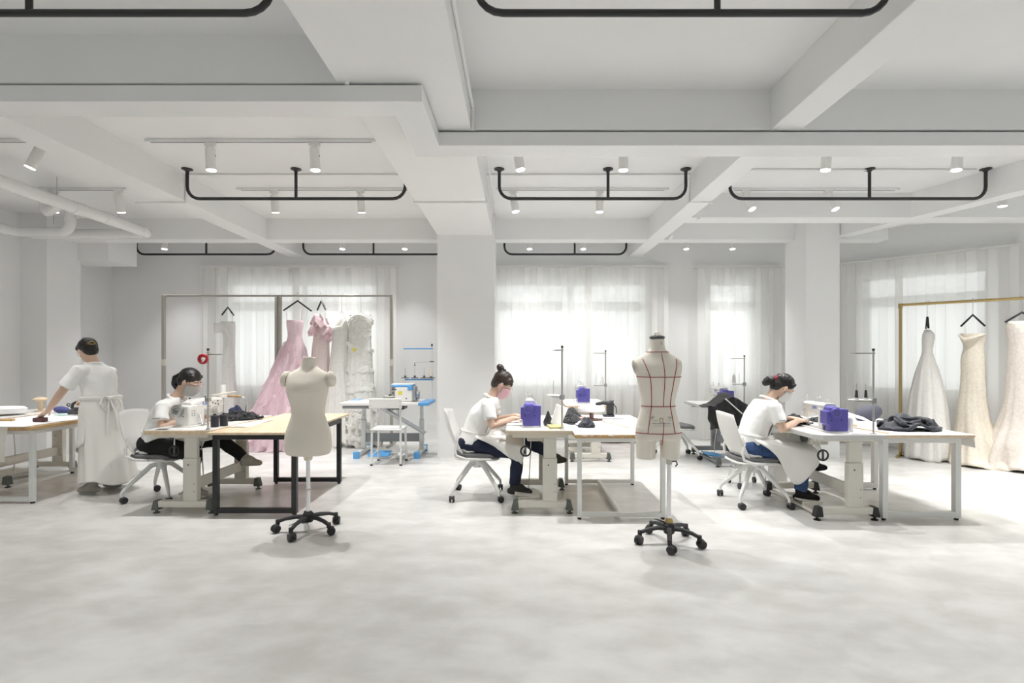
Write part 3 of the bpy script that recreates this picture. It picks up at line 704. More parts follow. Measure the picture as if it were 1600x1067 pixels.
# ------------------------------------------------------------------ tables
TZ = .755
frame_table('table with white sheet where the standing person irons', -5.46, -4.63, 5.0, 6.46, -5.43, -4.66, 5.07, 6.38, .745, M['white_metal'], M['oak'], M['oak'], th=.035, tube=.042, stretcher=False)
sewing_table('sewing table at the left edge behind the ironing table', -6.09, 5.42, M['oak'], M['laminate'], near=.26, gap=.84, L=1.25)
sewing_table('birch edged sewing table of the seamstress with glasses', -3.35, 4.70, M['pale_wood'], M['laminate'])
frame_table('black framed table with pale birch top', -2.745, -1.975, 4.64, 6.2, -2.712, -1.965, 4.69, 5.86, .745, M['black_metal'], M['birch'], M['pale_wood'], tube=.045, th=.022, stretcher=False)
sewing_table('cream sewing table of the seamstress with the pink mask', -.104, 4.70, M['beige_edge'], M['laminate'], near=.05, gap=.83, chamfer=.03)
frame_table('white framed table covered with white felt', .50, 1.30, 4.54, 6.02, .525, 1.29, 4.58, 5.79, .74, M['white_metal'], M['oak'], M['oak'], tube=.038)
sewing_table('sewing table behind the felt covered table', .66, 7.04, M['pale_wood'], M['laminate'], near=.04, gap=.83, L=1.15)
sewing_table('pale sewing table half hidden by the draped black garment', 2.49, 6.62, M['grey_laminate'], M['laminate'], near=.10, gap=.92, pedal_mat='blue', metal='mid_grey')
sewing_table('grey edged sewing table of the rightmost seamstress', 2.52, 4.42, M['grey_laminate'], M['laminate'], near=.13, gap=.90, chamfer=.06, cap='dark_rubber')
frame_table('white framed table under the dark fabric on the right', 3.15, 3.93, 4.50, 5.92, 3.16, 3.84, 4.56, 5.60, .745, M['white_metal'], M['felt'], M['pale_wood'], tube=.05, th=.024, stretcher=False)

# ------------------------------------------------------------------ machines
machine_white('white sewing machine with steel hand wheel and blue lettering', (-3.145, 4.92, TZ), R(-9))
machine_purple('purple ended sewing machine before the pink masked seamstress', (.128, 4.91, TZ))
machine_purple('purple ended sewing machine on the table behind the felt', (.935, 7.42, TZ))
machine_purple('purple ended sewing machine half covered by black garment', (2.78, 6.95, TZ))
machine_purple('purple ended sewing machine of the rightmost seamstress', (2.785, 4.56, TZ))

t = thread_stand('thread stand holding a red tape roll', (-2.80, 4.755, TZ), .72, .0, tray=0)
MB().bar((0,0,.68),(.125,0,.682),.014,.010).build('side_arm', M['steel'], t)
rl = MB().tube([(-.035+.033*math.cos(R(a)),-.02,.640+.033*math.sin(R(a))) for a in range(0,360,20)], .016, 10, closed=True).build('tape_roll', M['red'], t)
MB().tube([(.0,-.02,.655),(-.02,-.03,.635),(-.035,-.035,.61)], [.012,.016,.004], 8).build('loose_tape', M['white_cloth'], rl)
MB().box(-.02,.02,-.02,.02,.255,.29).build('clamp', M['steel'], t, bevel=.003)
thread_stand('tall thread stand beside the pink masked seamstress', (.41, 4.78, TZ), .745, .10, rz=R(-60), tray=.29, plate=True, spools=((-.14,None),))
thread_stand('thread stand with a white cone on the far table', (1.20, 7.12, TZ), .73, .16, tray=.27, spools=((-.05,'white'),(-.13,None)), plate=False)
thread_stand('thread stand behind the draped black garment', (3.04, 7.02, TZ), .66, .17, tray=.29, spools=((-.07,None),(-.14,'white')), plate=False)
thread_stand('thread stand with two black cones on the rightmost sewing table', (3.055, 4.50, TZ), .715, .17, tray=.28, spools=((-.065,'thin'),(-.145,'thin')))

# ------------------------------------------------------------------ chairs
task_chair('white task chair of the seamstress with glasses', -3.57, 5.27)
task_chair('white task chair of the pink masked seamstress', -.405, 5.32)
task_chair('white task chair of the rightmost seamstress', 2.29, 5.09)
task_chair('empty white task chair behind the form with red lines', 2.25, 7.40)

# plain white school chair
t = thing('school_chair', 'plain white chair in front of the blue edged overlocker', 'chair', (-1.70, 6.98, 0))
w = M['white_metal']
for x in (-.19,.19):
    lg = MB().tube([(x,-.17,0.012),(x*.98,-.165,.46),(x*.98,-.185,.86)], .014, 10).build('rear_leg', w, t)
    MB().cyl((x,-.17,0),(x,-.17,.02),.018,n=10).build('foot_tip', M['dark_rubber'], lg)
    lg = MB().tube([(x,.17,0.012),(x*.95,.15,.45)], .014, 10).build('front_leg', w, t)
    MB().cyl((x,.17,0),(x,.17,.02),.018,n=10).build('foot_tip', M['dark_rubber'], lg)
    MB().cyl((x,-.168,.14),(x,.168,.14),.009,n=8).build('side_stretcher', w, t)
MB().box(-.205,.205,-.19,.19,.455,.478).build('seat', M['white_plastic'], t, bevel=.01)
MB().box(-.215,.215,-.215,-.197,.745,.875).build('backrest', M['white_plastic'], t, bevel=.01)
for x in (-.19,.19):
    for z in (.78,.84): MB().cyl((x,-.218,z),(x,-.212,z),.006,n=8).build('screw', M['mid_grey'], t)

# chrome stool behind the rightmost chair
t = thing('castor_stool', 'chrome stool on castors behind the rightmost task chair', 'stool', (2.52, 5.75, 0))
MB().lathe([(.16,.43),(.175,.44),(.175,.47),(.15,.48)], (0,0,0), 24).build('seat', M['white_plastic'], t)
for k in range(4):
    a = R(45+90*k); lg = MB().tube([(.13*math.cos(a),.13*math.sin(a),.43),(.17*math.cos(a),.17*math.sin(a),.22),(.20*math.cos(a),.20*math.sin(a),.07)], .011, 10).build('leg', M['chrome'], t)
    MB().cyl((.20*math.cos(a)-.012,.20*math.sin(a),.033),(.20*math.cos(a)+.012,.20*math.sin(a),.033),.033,n=16).build('castor_wheel', M['dark_rubber'], lg)
for z, r in ((.20,.172),(.29,.158)): MB().tube([(r*math.cos(R(a)), r*math.sin(R(a)), z) for a in range(0,360,15)], .008, 8, closed=True).build('foot_ring', M['chrome'], t)

# ------------------------------------------------------------------ overlocker on its blue edged table
t = thing('overlock_table', 'white table with blue end caps under the overlocker', 'table', (-1.87, 7.25, 0))
MB().box(-.58,.64,0,.62,.735,.775).build('table_top', M['laminate'], t, bevel=.006)
MB().box(.50,.645,-.003,.623,.734,.777).build('blue_corner', M['blue'], t, bevel=.006)
MB().box(-.585,-.42,.40,.623,.734,.777).build('blue_corner', M['blue'], t, bevel=.006)
MB().box(-.56,-.15,.04,.50,.690,.733).build('drawer_tray', M['mid_grey'], t, bevel=.01)
for x in (-.36,.48):
    f = MB().box(x-.03,x+.03,.05,.66,.03,.08).build('foot_bar', M['white_metal'], t, bevel=.004)
    for y in (0.03,.66): MB().box(x-.038,x+.038,y-.03,y+.03,.0,.095).build('foot_cap', M['blue'], f, bevel=.006)
    cl = MB().box(x-.03,x+.03,.36,.44,.08,.50).build('column', M['white_metal'], t, bevel=.004)
    MB().box(x-.022,x+.022,.37,.43,.50,.735).build('inner_column', M['white_metal'], cl, bevel=.003)
    MB().cyl((x,.345,.55),(x+.03,.33,.55),.008,n=8).build('lock_handle', M['white_metal'], cl)
MB().box(-.33,.45,.38,.42,.18,.30).build('stretcher', M['mid_grey'], t, bevel=.004)
ch = MB().bar((-.02,.03,.715),(.60,.0,.36),.16,.02).build('waste_chute', M['mid_grey'], t, bevel=.004)
MB().box(.0,.26,.20,.46,.66,.735).build('motor', M['dark_grey'], t, bevel=.01)
MB().tube([(.16,.3,.66),(.18,.28,.45),(.21,.22,.28),(.20,.18,.06)], .005, 6).build('cable', M['mid_grey'], t)
for x, mt_, lab in ((-.07,'blue','wide blue foot pedal under the overlocker table'),(.26,'white_metal','small white foot pedal under the overlocker table')):
    q = thing('foot_pedal', lab, 'pedal', (-1.87+x, 7.40 if mt_ == 'blue' else 7.36, 0)); wd = .15 if mt_ == 'blue' else .06
    MB().box(-wd-.015,wd+.015,-.10,.12,.006,.02).build('base', M['white_metal'], q, bevel=.004)
    MB().obox((0,0,.045),(2*wd,.20,.014),Matrix.Rotation(R(14),3,'X')).build('plate', M[mt_], q, bevel=.004)
t = thing('overlock_machine', 'white and blue overlocker with yellow label', 'sewing machine', (-1.66, 7.50, .776)); t.scale = (1.15,1.15,1.2)
MB().box(-.06,.16,-.09,.10,.0,.18).build('body', M['machine'], t, bevel=.015)
cv = MB().box(-.10,.165,-.095,.105,.175,.20).build('top_cover', M['blue'], t, bevel=.01)
MB().box(-.10,.165,-.09,.10,.20,.212).build('lid', M['machine'], cv, bevel=.008)
MB().box(.10,.16,-.10,-.088,.14,.185).build('side_badge', M['blue'], t, bevel=.004)
MB().rings([[(.16,-.085,.01),(.16,.09,.01),(.16,.09,.19),(.16,-.085,.19)],[(.20,-.075,.01),(.20,.08,.01),(.19,.08,.175),(.19,-.075,.175)]]).build('end_cover', M['mid_grey'], t, bevel=.006)
MB().cyl((.195,-.0,.07),(.225,0,.07),.05,n=20).build('hand_wheel', M['mid_grey'], t)
MB().box(-.20,-.06,-.08,.06,.03,.07).build('cloth_plate', M['steel'], t, bevel=.006)
MB().box(-.16,-.07,-.06,.03,.0,.03).build('cloth_plate_base', M['white_plastic'], t, bevel=.004)
nh = MB().box(-.10,-.05,-.07,.0,.075,.17); nh.build('needle_housing', M['steel'], t, bevel=.006)
MB().box(-.14,-.10,-.06,-.03,.07,.085).build('presser_foot', M['dark_grey'], t)
for x, z in ((-.085,.15),(-.065,.15),(-.045,.145),(-.08,.105)): MB().cyl((x,-.07,z),(x,-.095,z),.008,n=8).build('tension_dial', M['dark_grey'], t)
MB().box(-.015,.035,-.0925,-.0895,.085,.125).build('warning_label', M['yellow'], t)
MB().cyl((.085,-.095,.04),(.085,-.088,.04),.008,n=10).build('oil_window', M['ink'], t)
t = thing('thread_stand', 'blue armed four cone thread stand over the overlocker', 'thread stand', (-1.26, 7.76, .776))
MB().cyl((0,0,0),(0,0,.80),.009,n=10).build('pole', M['white_metal'], t)
MB().cyl((0,0,.79),(0,0,.825),.012,n=10).build('pole_cap', M['ink'], t)
MB().bar((.015,0,.755),(-.42,0,.755),.02,.018).build('guide_bar', M['blue'], t, bevel=.003)
MB().bar((.02,0,.30),(-.40,0,.30),.03,.022).build('tray_bar', M['blue'], t, bevel=.003)
MB().bar((.03,0,.565),(-.25,-.02,.55),.008,.006).build('thin_arm', M['steel'], t)
MB().box(-.03,.03,-.012,.012,.558,.572).build('arm_clamp', M['dark_grey'], t)
for i, x in enumerate((-.39,-.25,-.11,-.01)):
    pn = MB().cyl((x,-.02,.32),(x,-.02,.47),.003,n=6).build('spool_pin', M['steel'], t)
    MB().lathe([(.06,.322),(.06,.330),(.018,.334),(.012,.36)], (x,-.02,0), 18).build('spool_disc', M['dark_grey'], pn)
cone(MB(), (-.01,-.02,.345), .12, .034, .022).build('thread_cone', M['linen'], t)
MB().lathe([(.005,0),(.02,.003),(.006,.012),(.004,.05)], (-.25,-.02,.50), 12).build('thread_eye', M['dark_grey'], t)
# ------------------------------------------------------------------ dress forms
def sup(a, e):
    ca, sa = math.cos(a), math.sin(a)
    return math.copysign(abs(ca)**e, ca), math.copysign(abs(sa)**e, sa)

def interp(tab, z):
    """smooth (Catmull-Rom) look-up in a table of rows (key, values...)"""
    if z <= tab[0][0]: return tab[0][1:]
    for i in range(len(tab)-1):
        p, q = tab[i], tab[i+1]
        if z <= q[0]:
            h = q[0]-p[0]; k = (z-p[0])/h; o = tab[i-1] if i else None; r = tab[i+2] if i+2 < len(tab) else None; out = []
            for c in range(1, len(p)):
                m0 = (q[c]-o[c])/(q[0]-o[0]) if o else (q[c]-p[c])/h
                m1 = (r[c]-p[c])/(r[0]-p[0]) if r else (q[c]-p[c])/h
                out.append((2*k**3-3*k*k+1)*p[c] + (k**3-2*k*k+k)*h*m0 + (3*k*k-2*k**3)*q[c] + (k**3-k*k)*h*m1)
            return tuple(out)
    return tab[-1][1:]

def castor_base(t, n, ang0, r, mat, label_col):
    MB().lathe([(.035,.075),(.042,.085),(.042,.14),(.026,.16)], (0,0,0), 18).build('base_hub', mat, t)
    for k in range(n):
        a = ang0+2*math.pi*k/n; dx, dy = math.cos(a), math.sin(a)
        lg = MB().tube([(dx*.03,dy*.03,.115),(dx*r*.4,dy*r*.4,.118),(dx*r*.75,dy*r*.75,.105),(dx*r*.95,dy*r*.95,.088),(dx*r,dy*r,.082)], [.024,.021,.018,.017,.016], 10, flat=.8).build('base_leg', mat, t)
        MB().cyl((dx*r,dy*r,.06),(dx*r,dy*r,.10),.017,n=12).build('castor_stem', mat, lg)
        b = a+.9; ex, ey = math.cos(b), math.sin(b); c = Vector((dx*r+ex*.018, dy*r+ey*.018, .033)); nn = Vector((-ey,ex,0))
        for s in (-1,1): MB().cyl(c+nn*s*.004, c+nn*s*.027, .033, .029, n=18).build('castor_wheel', mat, lg)
        MB().ball(c+Vector((0,0,.012)), (.026,.026,.028), n=12, m=8).build('castor_hood', mat, lg)

# cream female form
t = thing('dress_form', 'cream dress form with shoulder caps and black castor base', 'dress form', (-1.70, 4.27, 0))
tab = [(.63,.172,.115,0),(.66,.183,.125,0),(.72,.186,.128,0),(.80,.178,.122,0),(.88,.152,.105,0),(.955,.130,.092,0),(1.02,.137,.098,.004),(1.09,.152,.118,.012),(1.14,.162,.132,.018),(1.20,.166,.122,.012),(1.25,.168,.100,0),(1.280,.150,.084,-.006),(1.302,.116,.072,-.012),(1.322,.082,.063,-.016),(1.345,.060,.058,-.018),(1.40,.053,.054,-.022),(1.405,.050,.051,-.022)]
def torso_pt(tab, a, z, k=1.0):
    rx, ry, oy = interp(tab, z); cx_, sy_ = sup(a, .92)
    y = ry*sy_
    return (rx*cx_*k, -oy + y*k, z)
zs = [.63+.775*i/70 for i in range(71)]
rs = [[torso_pt(tab, 2*math.pi*k/40, z) for k in range(40)] for z in zs]
MB().rings([[(p[0]*.9,p[1]*.9,.622) for p in rs[0]]]+rs).build('torso', M['linen'], t, ang=60)
for s in (-1,1):
    cp = MB().ball((s*.186,.004,1.235), (.036,.060,.064), Matrix.Rotation(R(-s*10),3,'Y'), 20, 12).build('shoulder_cap', M['linen'], t)
    MB().tube([Vector((s*.166,.004,1.235)) + Matrix.Rotation(R(-s*10),3,'Y') @ Vector((0,.056*math.cos(R(a)),.062*math.sin(R(a)))) for a in range(0,360,18)], .0035, 6, closed=True).build('cap_seam', M['muslin'], cp)
MB().tube([torso_pt(tab, R(a), .955, 1.004) for a in range(0,360,8)], .0012, 5, closed=True).build('waist_seam', M['muslin'], t)
MB().lathe([(.046,1.404),(.050,1.41),(.046,1.413)], (0,.022,0), 24, 1, 1).build('neck_cap', M['linen'], t)
MB().lathe([(.030,.575),(.034,.585),(.034,.60),(.024,.61),(.024,.63)], (0,0,0), 18).build('pole_collar', M['linen'], t)
MB().cyl((0,0,.14),(0,0,.58),.016,n=16).build('pole', M['chrome'], t)
MB().cyl((0,0,.33),(0,0,.345),.019,n=16).build('pole_ring', M['steel'], t)
castor_base(t, 5, R(-100), .235, M['dark_rubber'], None)
MB().rings([[(-.02,-.02,.10),(-.015,-.02,.115),(.0,.0,.115),(.0,.0,.10)],[(-.13,-.07,.06),(-.13,-.07,.066),(-.09,-.03,.068),(-.09,-.03,.062)]]).build('foot_pedal', M['steel'], t)

# muslin male form with red style lines
t = thing('dress_form', 'muslin form with short legs and red style lines', 'dress form', (1.155, 3.99, 0))
TX = -.085
tab = [(.66,.150,.10,0),(.74,.166,.112,0),(.80,.172,.118,0),(.86,.168,.118,0),(.92,.158,.112,0),(.985,.140,.104,0),(1.05,.127,.098,0),(1.12,.134,.106,.004),(1.20,.152,.120,.012),(1.28,.168,.126,.012),(1.345,.180,.112,.004),(1.385,.176,.092,-.006),(1.412,.148,.077,-.012),(1.434,.110,.068,-.014),(1.455,.078,.062,-.016),(1.48,.058,.058,-.018),(1.55,.054,.055,-.022),(1.56,.053,.054,-.022)]
mb = MB(); zs = [.80+.755*i/60 for i in range(61)]
mb.rings([[torso_pt(tab, 2*math.pi*k/40, z) for k in range(40)] for z in zs])
for s in (-1,1):
    mb.rings([[(s*(.091+.006*(.86-z)) + (.077-.006*(.88-z)/.22)*math.cos(2*math.pi*k/28), -.0+.100*(1-.20*(.88-z)/.22)*math.sin(2*math.pi*k/28), z) for k in range(28)] for z in (.645,.70,.76,.82,.88)])
mb.v = [(x+TX,y,z) for x,y,z in mb.v]
skin_obj('torso', mb, M['muslin'], t, .009, 3)
def line(pts, name='style_line', r=.0028, mat='red_tape'): MB().tube([(p[0]+TX,p[1],p[2]) for p in pts], r, 6).build(name, M[mat], t)
F = lambda x, z, k=1.012: (lambda a: torso_pt(tab, a, z, k))(-math.acos(max(-1,min(1,x/interp(tab,z)[0]/k))))   # a point on the front at sideways offset x
for z in (1.265,1.045,.845): line([torso_pt(tab, R(a), z, 1.012 if z > .9 else 1.025) for a in range(-176,-3,6)])
line([F(.012, z) for z in [1.445-.40*i/16 for i in range(17)]])
line([F(.0+.012*(1-i/16), z) for i, z in enumerate([.93-.17*i/16 for i in range(17)])])
for s in (-1,1):
    line([F(s*(.125-.040*min(1,i/8)+.0*i), 1.40-.135*i/8) for i in range(9)] + [F(s*(.085-.018*math.sin(math.pi*.5*i/8)), 1.265-.22*i/8) for i in range(1,9)] + [F(s*(.067+.030*i/8), 1.045-.20*i/8) for i in range(1,9)])
line([torso_pt(tab, R(a), 1.452+.012*abs(math.sin(R(a/2)))*0, 1.03) for a in range(-180,1,10)])
MB().tube([(TX+.05*math.cos(R(a)), .022+.052*math.sin(R(a)), 1.563) for a in range(0,360,15)], .009, 8, closed=True).build('neck_rim', M['dark_grey'], t)
MB().lathe([(.050,1.562),(.048,1.575),(.020,1.580)], (TX,.022,0), 24).build('neck_plate', M['dark_grey'], t)
MB().tube([(TX-.006,-.02,1.57),(TX-.01,.0,1.590),(TX,.02,1.598),(TX+.012,.04,1.585)], [.012,.018,.016,.010], 10).build('neck_knob', M['muslin'], t)
pz = F(.0, 1.0, 1.0)
text_mesh('42', .026, 'size_print', M['ink'], t, (TX+.010, .022-.0560, 1.515), (R(90),0,0))
for i, (w_, z, x) in enumerate(((.030,.942,-.040),(.026,.942,.052),(.125,.923,.0),(.10,.912,.004),(.125,.903,0))):
    q = MB(); rr = random.Random(i)
    xx = -w_/2
    while xx < w_/2:
        l = rr.uniform(.004,.010); p0_, p1_ = F(x+xx, z, 1.004), F(x+min(xx+l, w_/2), z, 1.004)
        q.bar((p0_[0]+TX,p0_[1],z), (p1_[0]+TX,p1_[1],z), .001, .005 if i < 3 else .0022); xx += l+.003
    o = q.build('printed_line', M['mid_grey'], t); o['kind'] = 'stuff'
for s in (-1,1):
    pb = F(s*.055-.003, .963, 1.004); MB().ball((pb[0]+TX, pb[1], .963), (.022,.0012,.012), n=14, m=6).build('printed_emblem', material('emblem_grey_%d' % s, (.50,.47,.41), .8), t)
pb = F(-.002,.945,1.01); MB().tube([(pb[0]+TX+a,pb[1],.945+b) for a,b in ((-.011,-.015),(.011,-.015),(.011,.015),(-.011,.015))], .0028, 6, closed=True).build('metal_tag', M['gold'], t)
ap = MB().ball((-.176+TX,-.012,1.335), (.012,.045,.062), Matrix.Rotation(R(-14),3,'Y'), 20, 10).build('armhole_plate', M['linen'], t)
for k in (.8,.45): MB().tube([Vector((-.187+TX,-.014,1.333)) + Matrix.Rotation(R(-14),3,'Y') @ Vector((-.0005,.040*k*math.cos(R(a)),.056*k*math.sin(R(a)))) for a in range(0,360,18)], .0016, 5, closed=True).build('plate_ring', M['mid_grey'], ap)
MB().cyl((0,0,.14),(0,0,.645),.016,n=16).build('pole', M['chrome'], t)
MB().cyl((0,0,.60),(0,0,.66),.022,n=16).build('pole_clamp', M['steel'], t)
MB().tube([(.02,0,.62),(.05,-.01,.625),(.06,-.01,.60),(.045,-.01,.585)], .006, 8).build('clamp_handle', M['dark_grey'], t)
castor_base(t, 5, R(-105), .225, M['dark_rubber'], None)
MB().lathe([(.03,.155),(.034,.165),(.022,.19)], (0,0,0), 16).build('brass_ring', M['gold'], t)
MB().rings([[(-.02,.02,.14),(-.02,.0,.15),(.0,.0,.15),(.0,.02,.14)],[(-.11,.05,.17),(-.11,.02,.178),(-.07,.0,.178),(-.07,.04,.17)]]).build('foot_pedal', M['dark_grey'], t)

# ------------------------------------------------------------------ racks
def flat_rack(label, x0, x1, y, z):
    t = thing('clothes_rack', label, 'clothes rack', ((x0+x1)/2, y, 0), 0, 'grey steel clothes racks'); h = (x1-x0)/2
    for s in (-1,1):
        p = MB().box(s*h-.022, s*h+.022, -.025, .025, .02, z).build('upright', M['rack'], t, bevel=.003)
        MB().box(s*h-.024, s*h+.024, -.027, .027, 1.27, 1.37).build('joint_tape', M['linen'], p)
        MB().box(s*h-.022, s*h+.022, -.25, .25, .0, .035).build('floor_bar', M['rack'], t, bevel=.003)
    MB().box(-h, h, -.016, .016, z-.03, z).build('top_bar', M['rack'], t, bevel=.003)
    MB().box(-h+.02, h-.02, -.012, .012, .06, .09).build('bottom_bar', M['rack'], t, bevel=.003)
RY, RZ = 8.36, 2.395
flat_rack('left grey clothes rack with the single satin gown', -5.63, -3.83, RY, RZ)
flat_rack('right grey clothes rack with the pink and ivory gowns', -3.775, -2.0, RY, RZ)

GB = Vector((5.47,7.49,0)); GD = Vector((1,-1,0)).normalized(); GL = 2.15; GZ = 2.15
t = thing('clothes_rack', 'brass pipe clothes rack by the slanted wall', 'clothes rack', GB+GD*GL/2, R(-45))
h = GL/2
for s in (-1,1):
    MB().cyl((s*h,0,.02),(s*h,0,GZ),.019,n=14).build('upright', M['gold'], t)
    MB().cyl((s*h,-.25,.022),(s*h,.25,.022),.019,n=14).build('floor_foot', M['gold'], t)
    MB().cyl((s*h,0,GZ-.05),(s*h,0,GZ+.02),.026,n=14).build('elbow_joint', M['gold'], t)
MB().cyl((-h,0,GZ),(h,0,GZ),.019,n=14).build('top_bar', M['gold'], t)
MB().cyl((-h,0,.022),(h,0,.022),.017,n=14).build('bottom_bar', M['gold'], t)

# ------------------------------------------------------------------ hangers and gowns
def hanger(label, x, y, z, zr, w, drop, rz, mat, rod=.013):
    """hook over the rod at height zr, shoulders at z"""
    t = thing('clothes_hanger', label, 'hanger', (x, y, z), rz); k = zr-z
    MB().tube([(0,0,.0),(0,0,k-.03),(0,-.022,k-.01),(0,-.026,k+.018),(0,-.012,k+.036),(0,.010,k+.036),(0,.024,k+.016)], .0028, 6).build('hook', M['chrome'], t)
    MB().tube([(-w,0,-drop),(-w*.55,0,-drop*.55),(0,0,.0),(w*.55,0,-drop*.55),(w,0,-drop)], [rod*.9,rod,rod*1.15,rod,rod*.9], 8).build('shoulder_bar', mat, t)
    return t

def gown(name, label, loc, rz, tab, mat, folds=11, n=96, seed=0, lace=0.0, solid=.004, amp=.10, straps=(), cat='gown'):
    """tab rows: z, half width, half depth, x offset, y offset, fold strength"""
    t = thing(name, label, cat, loc, rz); z0, z1 = tab[0][0], tab[-1][0]; rr = random.Random(seed); ph = [rr.uniform(0,6.28) for _ in range(4)]
    def f(u, v):
        z = z0+(z1-z0)*v; rx, ry, ox, oy, fs = interp(tab, z); a = 2*math.pi*u
        k = 1 + fs*amp*(math.sin(folds*a+ph[0]+1.2*math.sin(2*a+ph[1])) + .5*math.sin((folds*1.7//1)*a+ph[2]))
        k += fs*.25*noise.noise(Vector((math.cos(a)*2+seed, math.sin(a)*2, z*3)))
        if lace: k += lace*(noise.noise(Vector((math.cos(a)*14, math.sin(a)*14, z*30+seed))))
        zz = z + fs*.035*math.sin(5*a+ph[3])*(1-v)**3
        return (ox + rx*k*math.cos(a), oy + ry*k*math.sin(a), zz)
    nv = 44
    MB().rings([[f(i/n, j/nv) for i in range(n)] for j in range(nv+1)], cap=False).build('skirt_and_bodice', mat, t, ang=80, solid=solid)
    for p, q, w in straps: MB().tube([p, ((p[0]+q[0])/2, (p[1]+q[1])/2-.01, (p[2]+q[2])/2), q], w, 6).build('strap', mat, t)
    return t

def gown_mat(name, col, lace, trans=.15):
    m = material(name, col, .8, var=.05, vscale=30, bump=.12 if lace else .10, bscale=70 if lace else 20, trans=trans, sheen=.1)
    if lace:
        nt = m.node_tree; tc = nt.nodes.new('ShaderNodeTexCoord'); v = nt.nodes.new('ShaderNodeTexVoronoi'); v.inputs['Scale'].default_value = 34
        v.feature = 'SMOOTH_F1'; nt.links.new(tc.outputs['Object'], v.inputs['Vector'])
        cr = nt.nodes.new('ShaderNodeValToRGB'); cr.color_ramp.elements[0].position = .2; cr.color_ramp.elements[0].color = (*col,1); cr.color_ramp.elements[1].position = .62; cr.color_ramp.elements[1].color = (*[c*.90 for c in col],1)
        nt.links.new(v.outputs['Distance'], cr.inputs[0]); nt.links.new(cr.outputs[0], nt.nodes['Principled BSDF'].inputs['Base Color'])
    return m
M['satin'] = gown_mat('white_satin', (.95,.935,.925), False)
M['pink'] = sheer('pink_tulle', (.99,.85,.90), .26, .5)
M['pink_core'] = gown_mat('pink_lining', (.95,.76,.82), False)
M['blush'] = gown_mat('blush_chiffon', (.92,.80,.78), False)
M['pink_ruffle'] = gown_mat('pink_ruffle', (.95,.74,.78), False)
M['ivory'] = gown_mat('ivory_chiffon', (.95,.94,.90), False)
M['ivory_lace'] = gown_mat('ivory_floral_lace', (.955,.945,.90), True)
M['champagne'] = gown_mat('champagne_lace', (.88,.81,.69), True, .1)
M['blush_lace'] = gown_mat('blush_lace', (.89,.82,.75), True, .1)
M['tulle'] = gown_mat('white_tulle', (.94,.925,.895), False, .2)
gx = lambda px, y: (px-808)*y/820
gz = lambda py, y: CAM_H-(py-556.5)*y/820
HK = M['black_metal']
# satin one shoulder gown
y = RY; x = gx(356,y)
hanger('dark hanger of the white satin gown', x, y, gz(480,y), RZ, .085, .13, R(25), HK)
t = gown('evening_gown', 'white satin one shoulder gown alone on the left rack', (x+.02, y, 0), R(10), [(.10,.14,.12,.0,0,.9),(.5,.115,.10,.0,0,.6),(1.0,.095,.085,.0,0,.35),(1.4,.085,.075,-.005,0,.2),(1.7,.085,.075,.0,0,.12),(1.85,.10,.08,-.01,0,.1),(1.97,.105,.075,-.02,0,.05)], M['satin'], folds=8, seed=1,
         straps=(((.05,0,1.95),(.055,0,2.09),.004),((-.06,0,1.95),(-.04,0,2.09),.003)))
MB().grid(lambda u,v: (-.20+.15*u+.03*v, -.075-.02*math.sin(3*u+2*v), 1.95-.02*u-.17*v*(1-.3*u)), 10, 8).build('cape_sleeve', M['satin'], t, solid=.012, fix=False)
MB().tube([(-.10,-.07,1.96),(-.02,-.10,1.85),(.06,-.095,1.70),(.09,-.08,1.52)], [.025,.045,.04,.01], 10, flat=.4).build('draped_sash', M['satin'], t)
# pink ball gown
x = gx(465,y)
hanger('dark hanger of the pink ball gown', x, y, gz(470,y), RZ, .21, .16, R(15), HK)
t = gown('ball_gown', 'voluminous pink tulle ball gown', (x, y-.10, 0), 0, [(.03,.52,.34,-.16,-.06,.5),(.4,.46,.32,-.14,-.06,.5),(.8,.38,.27,-.10,-.04,.4),(1.2,.27,.20,-.05,-.02,.3),(1.5,.19,.15,-.01,0,.2),(1.68,.115,.10,.0,0,.1),(1.78,.105,.09,.0,0,.05),(1.90,.125,.10,.0,0,.05),(1.985,.125,.09,.0,0,.05)], M['pink_core'], folds=14, seed=2,
         straps=(((.10,0,1.97),(.13,0,2.20),.006),((-.11,0,1.97),(-.15,.02,2.12),.004)))
rr = random.Random(5)
for i in range(20):
    k = i/19; zt = 1.60-1.32*k; hgt = .30+.10*k; sx = .16+.36*k; sy = .13+.22*k; ox = -.02-.15*k; oy = -.01-.06*k; sd = rr.uniform(0,9)
    def tier(u, v, zt=zt, hgt=hgt, sx=sx, sy=sy, ox=ox, oy=oy, sd=sd, k=k):
        a = 2*math.pi*u; fl = 1+.30*v+.13*v*math.sin(17*a+sd)+.10*v*math.sin(29*a+2*sd)+.28*v*noise.noise(Vector((math.cos(a)*3+sd,math.sin(a)*3,v*2)))
        return (ox+sx*fl*math.cos(a), oy+sy*fl*math.sin(a), max(.012, zt-hgt*v+.05*v*math.sin(9*a+sd)+.05*math.sin(2*a+sd)))
    MB().grid(tier, 120, 5).build('tulle_tier', M['pink'], t, fix=False, ang=80)
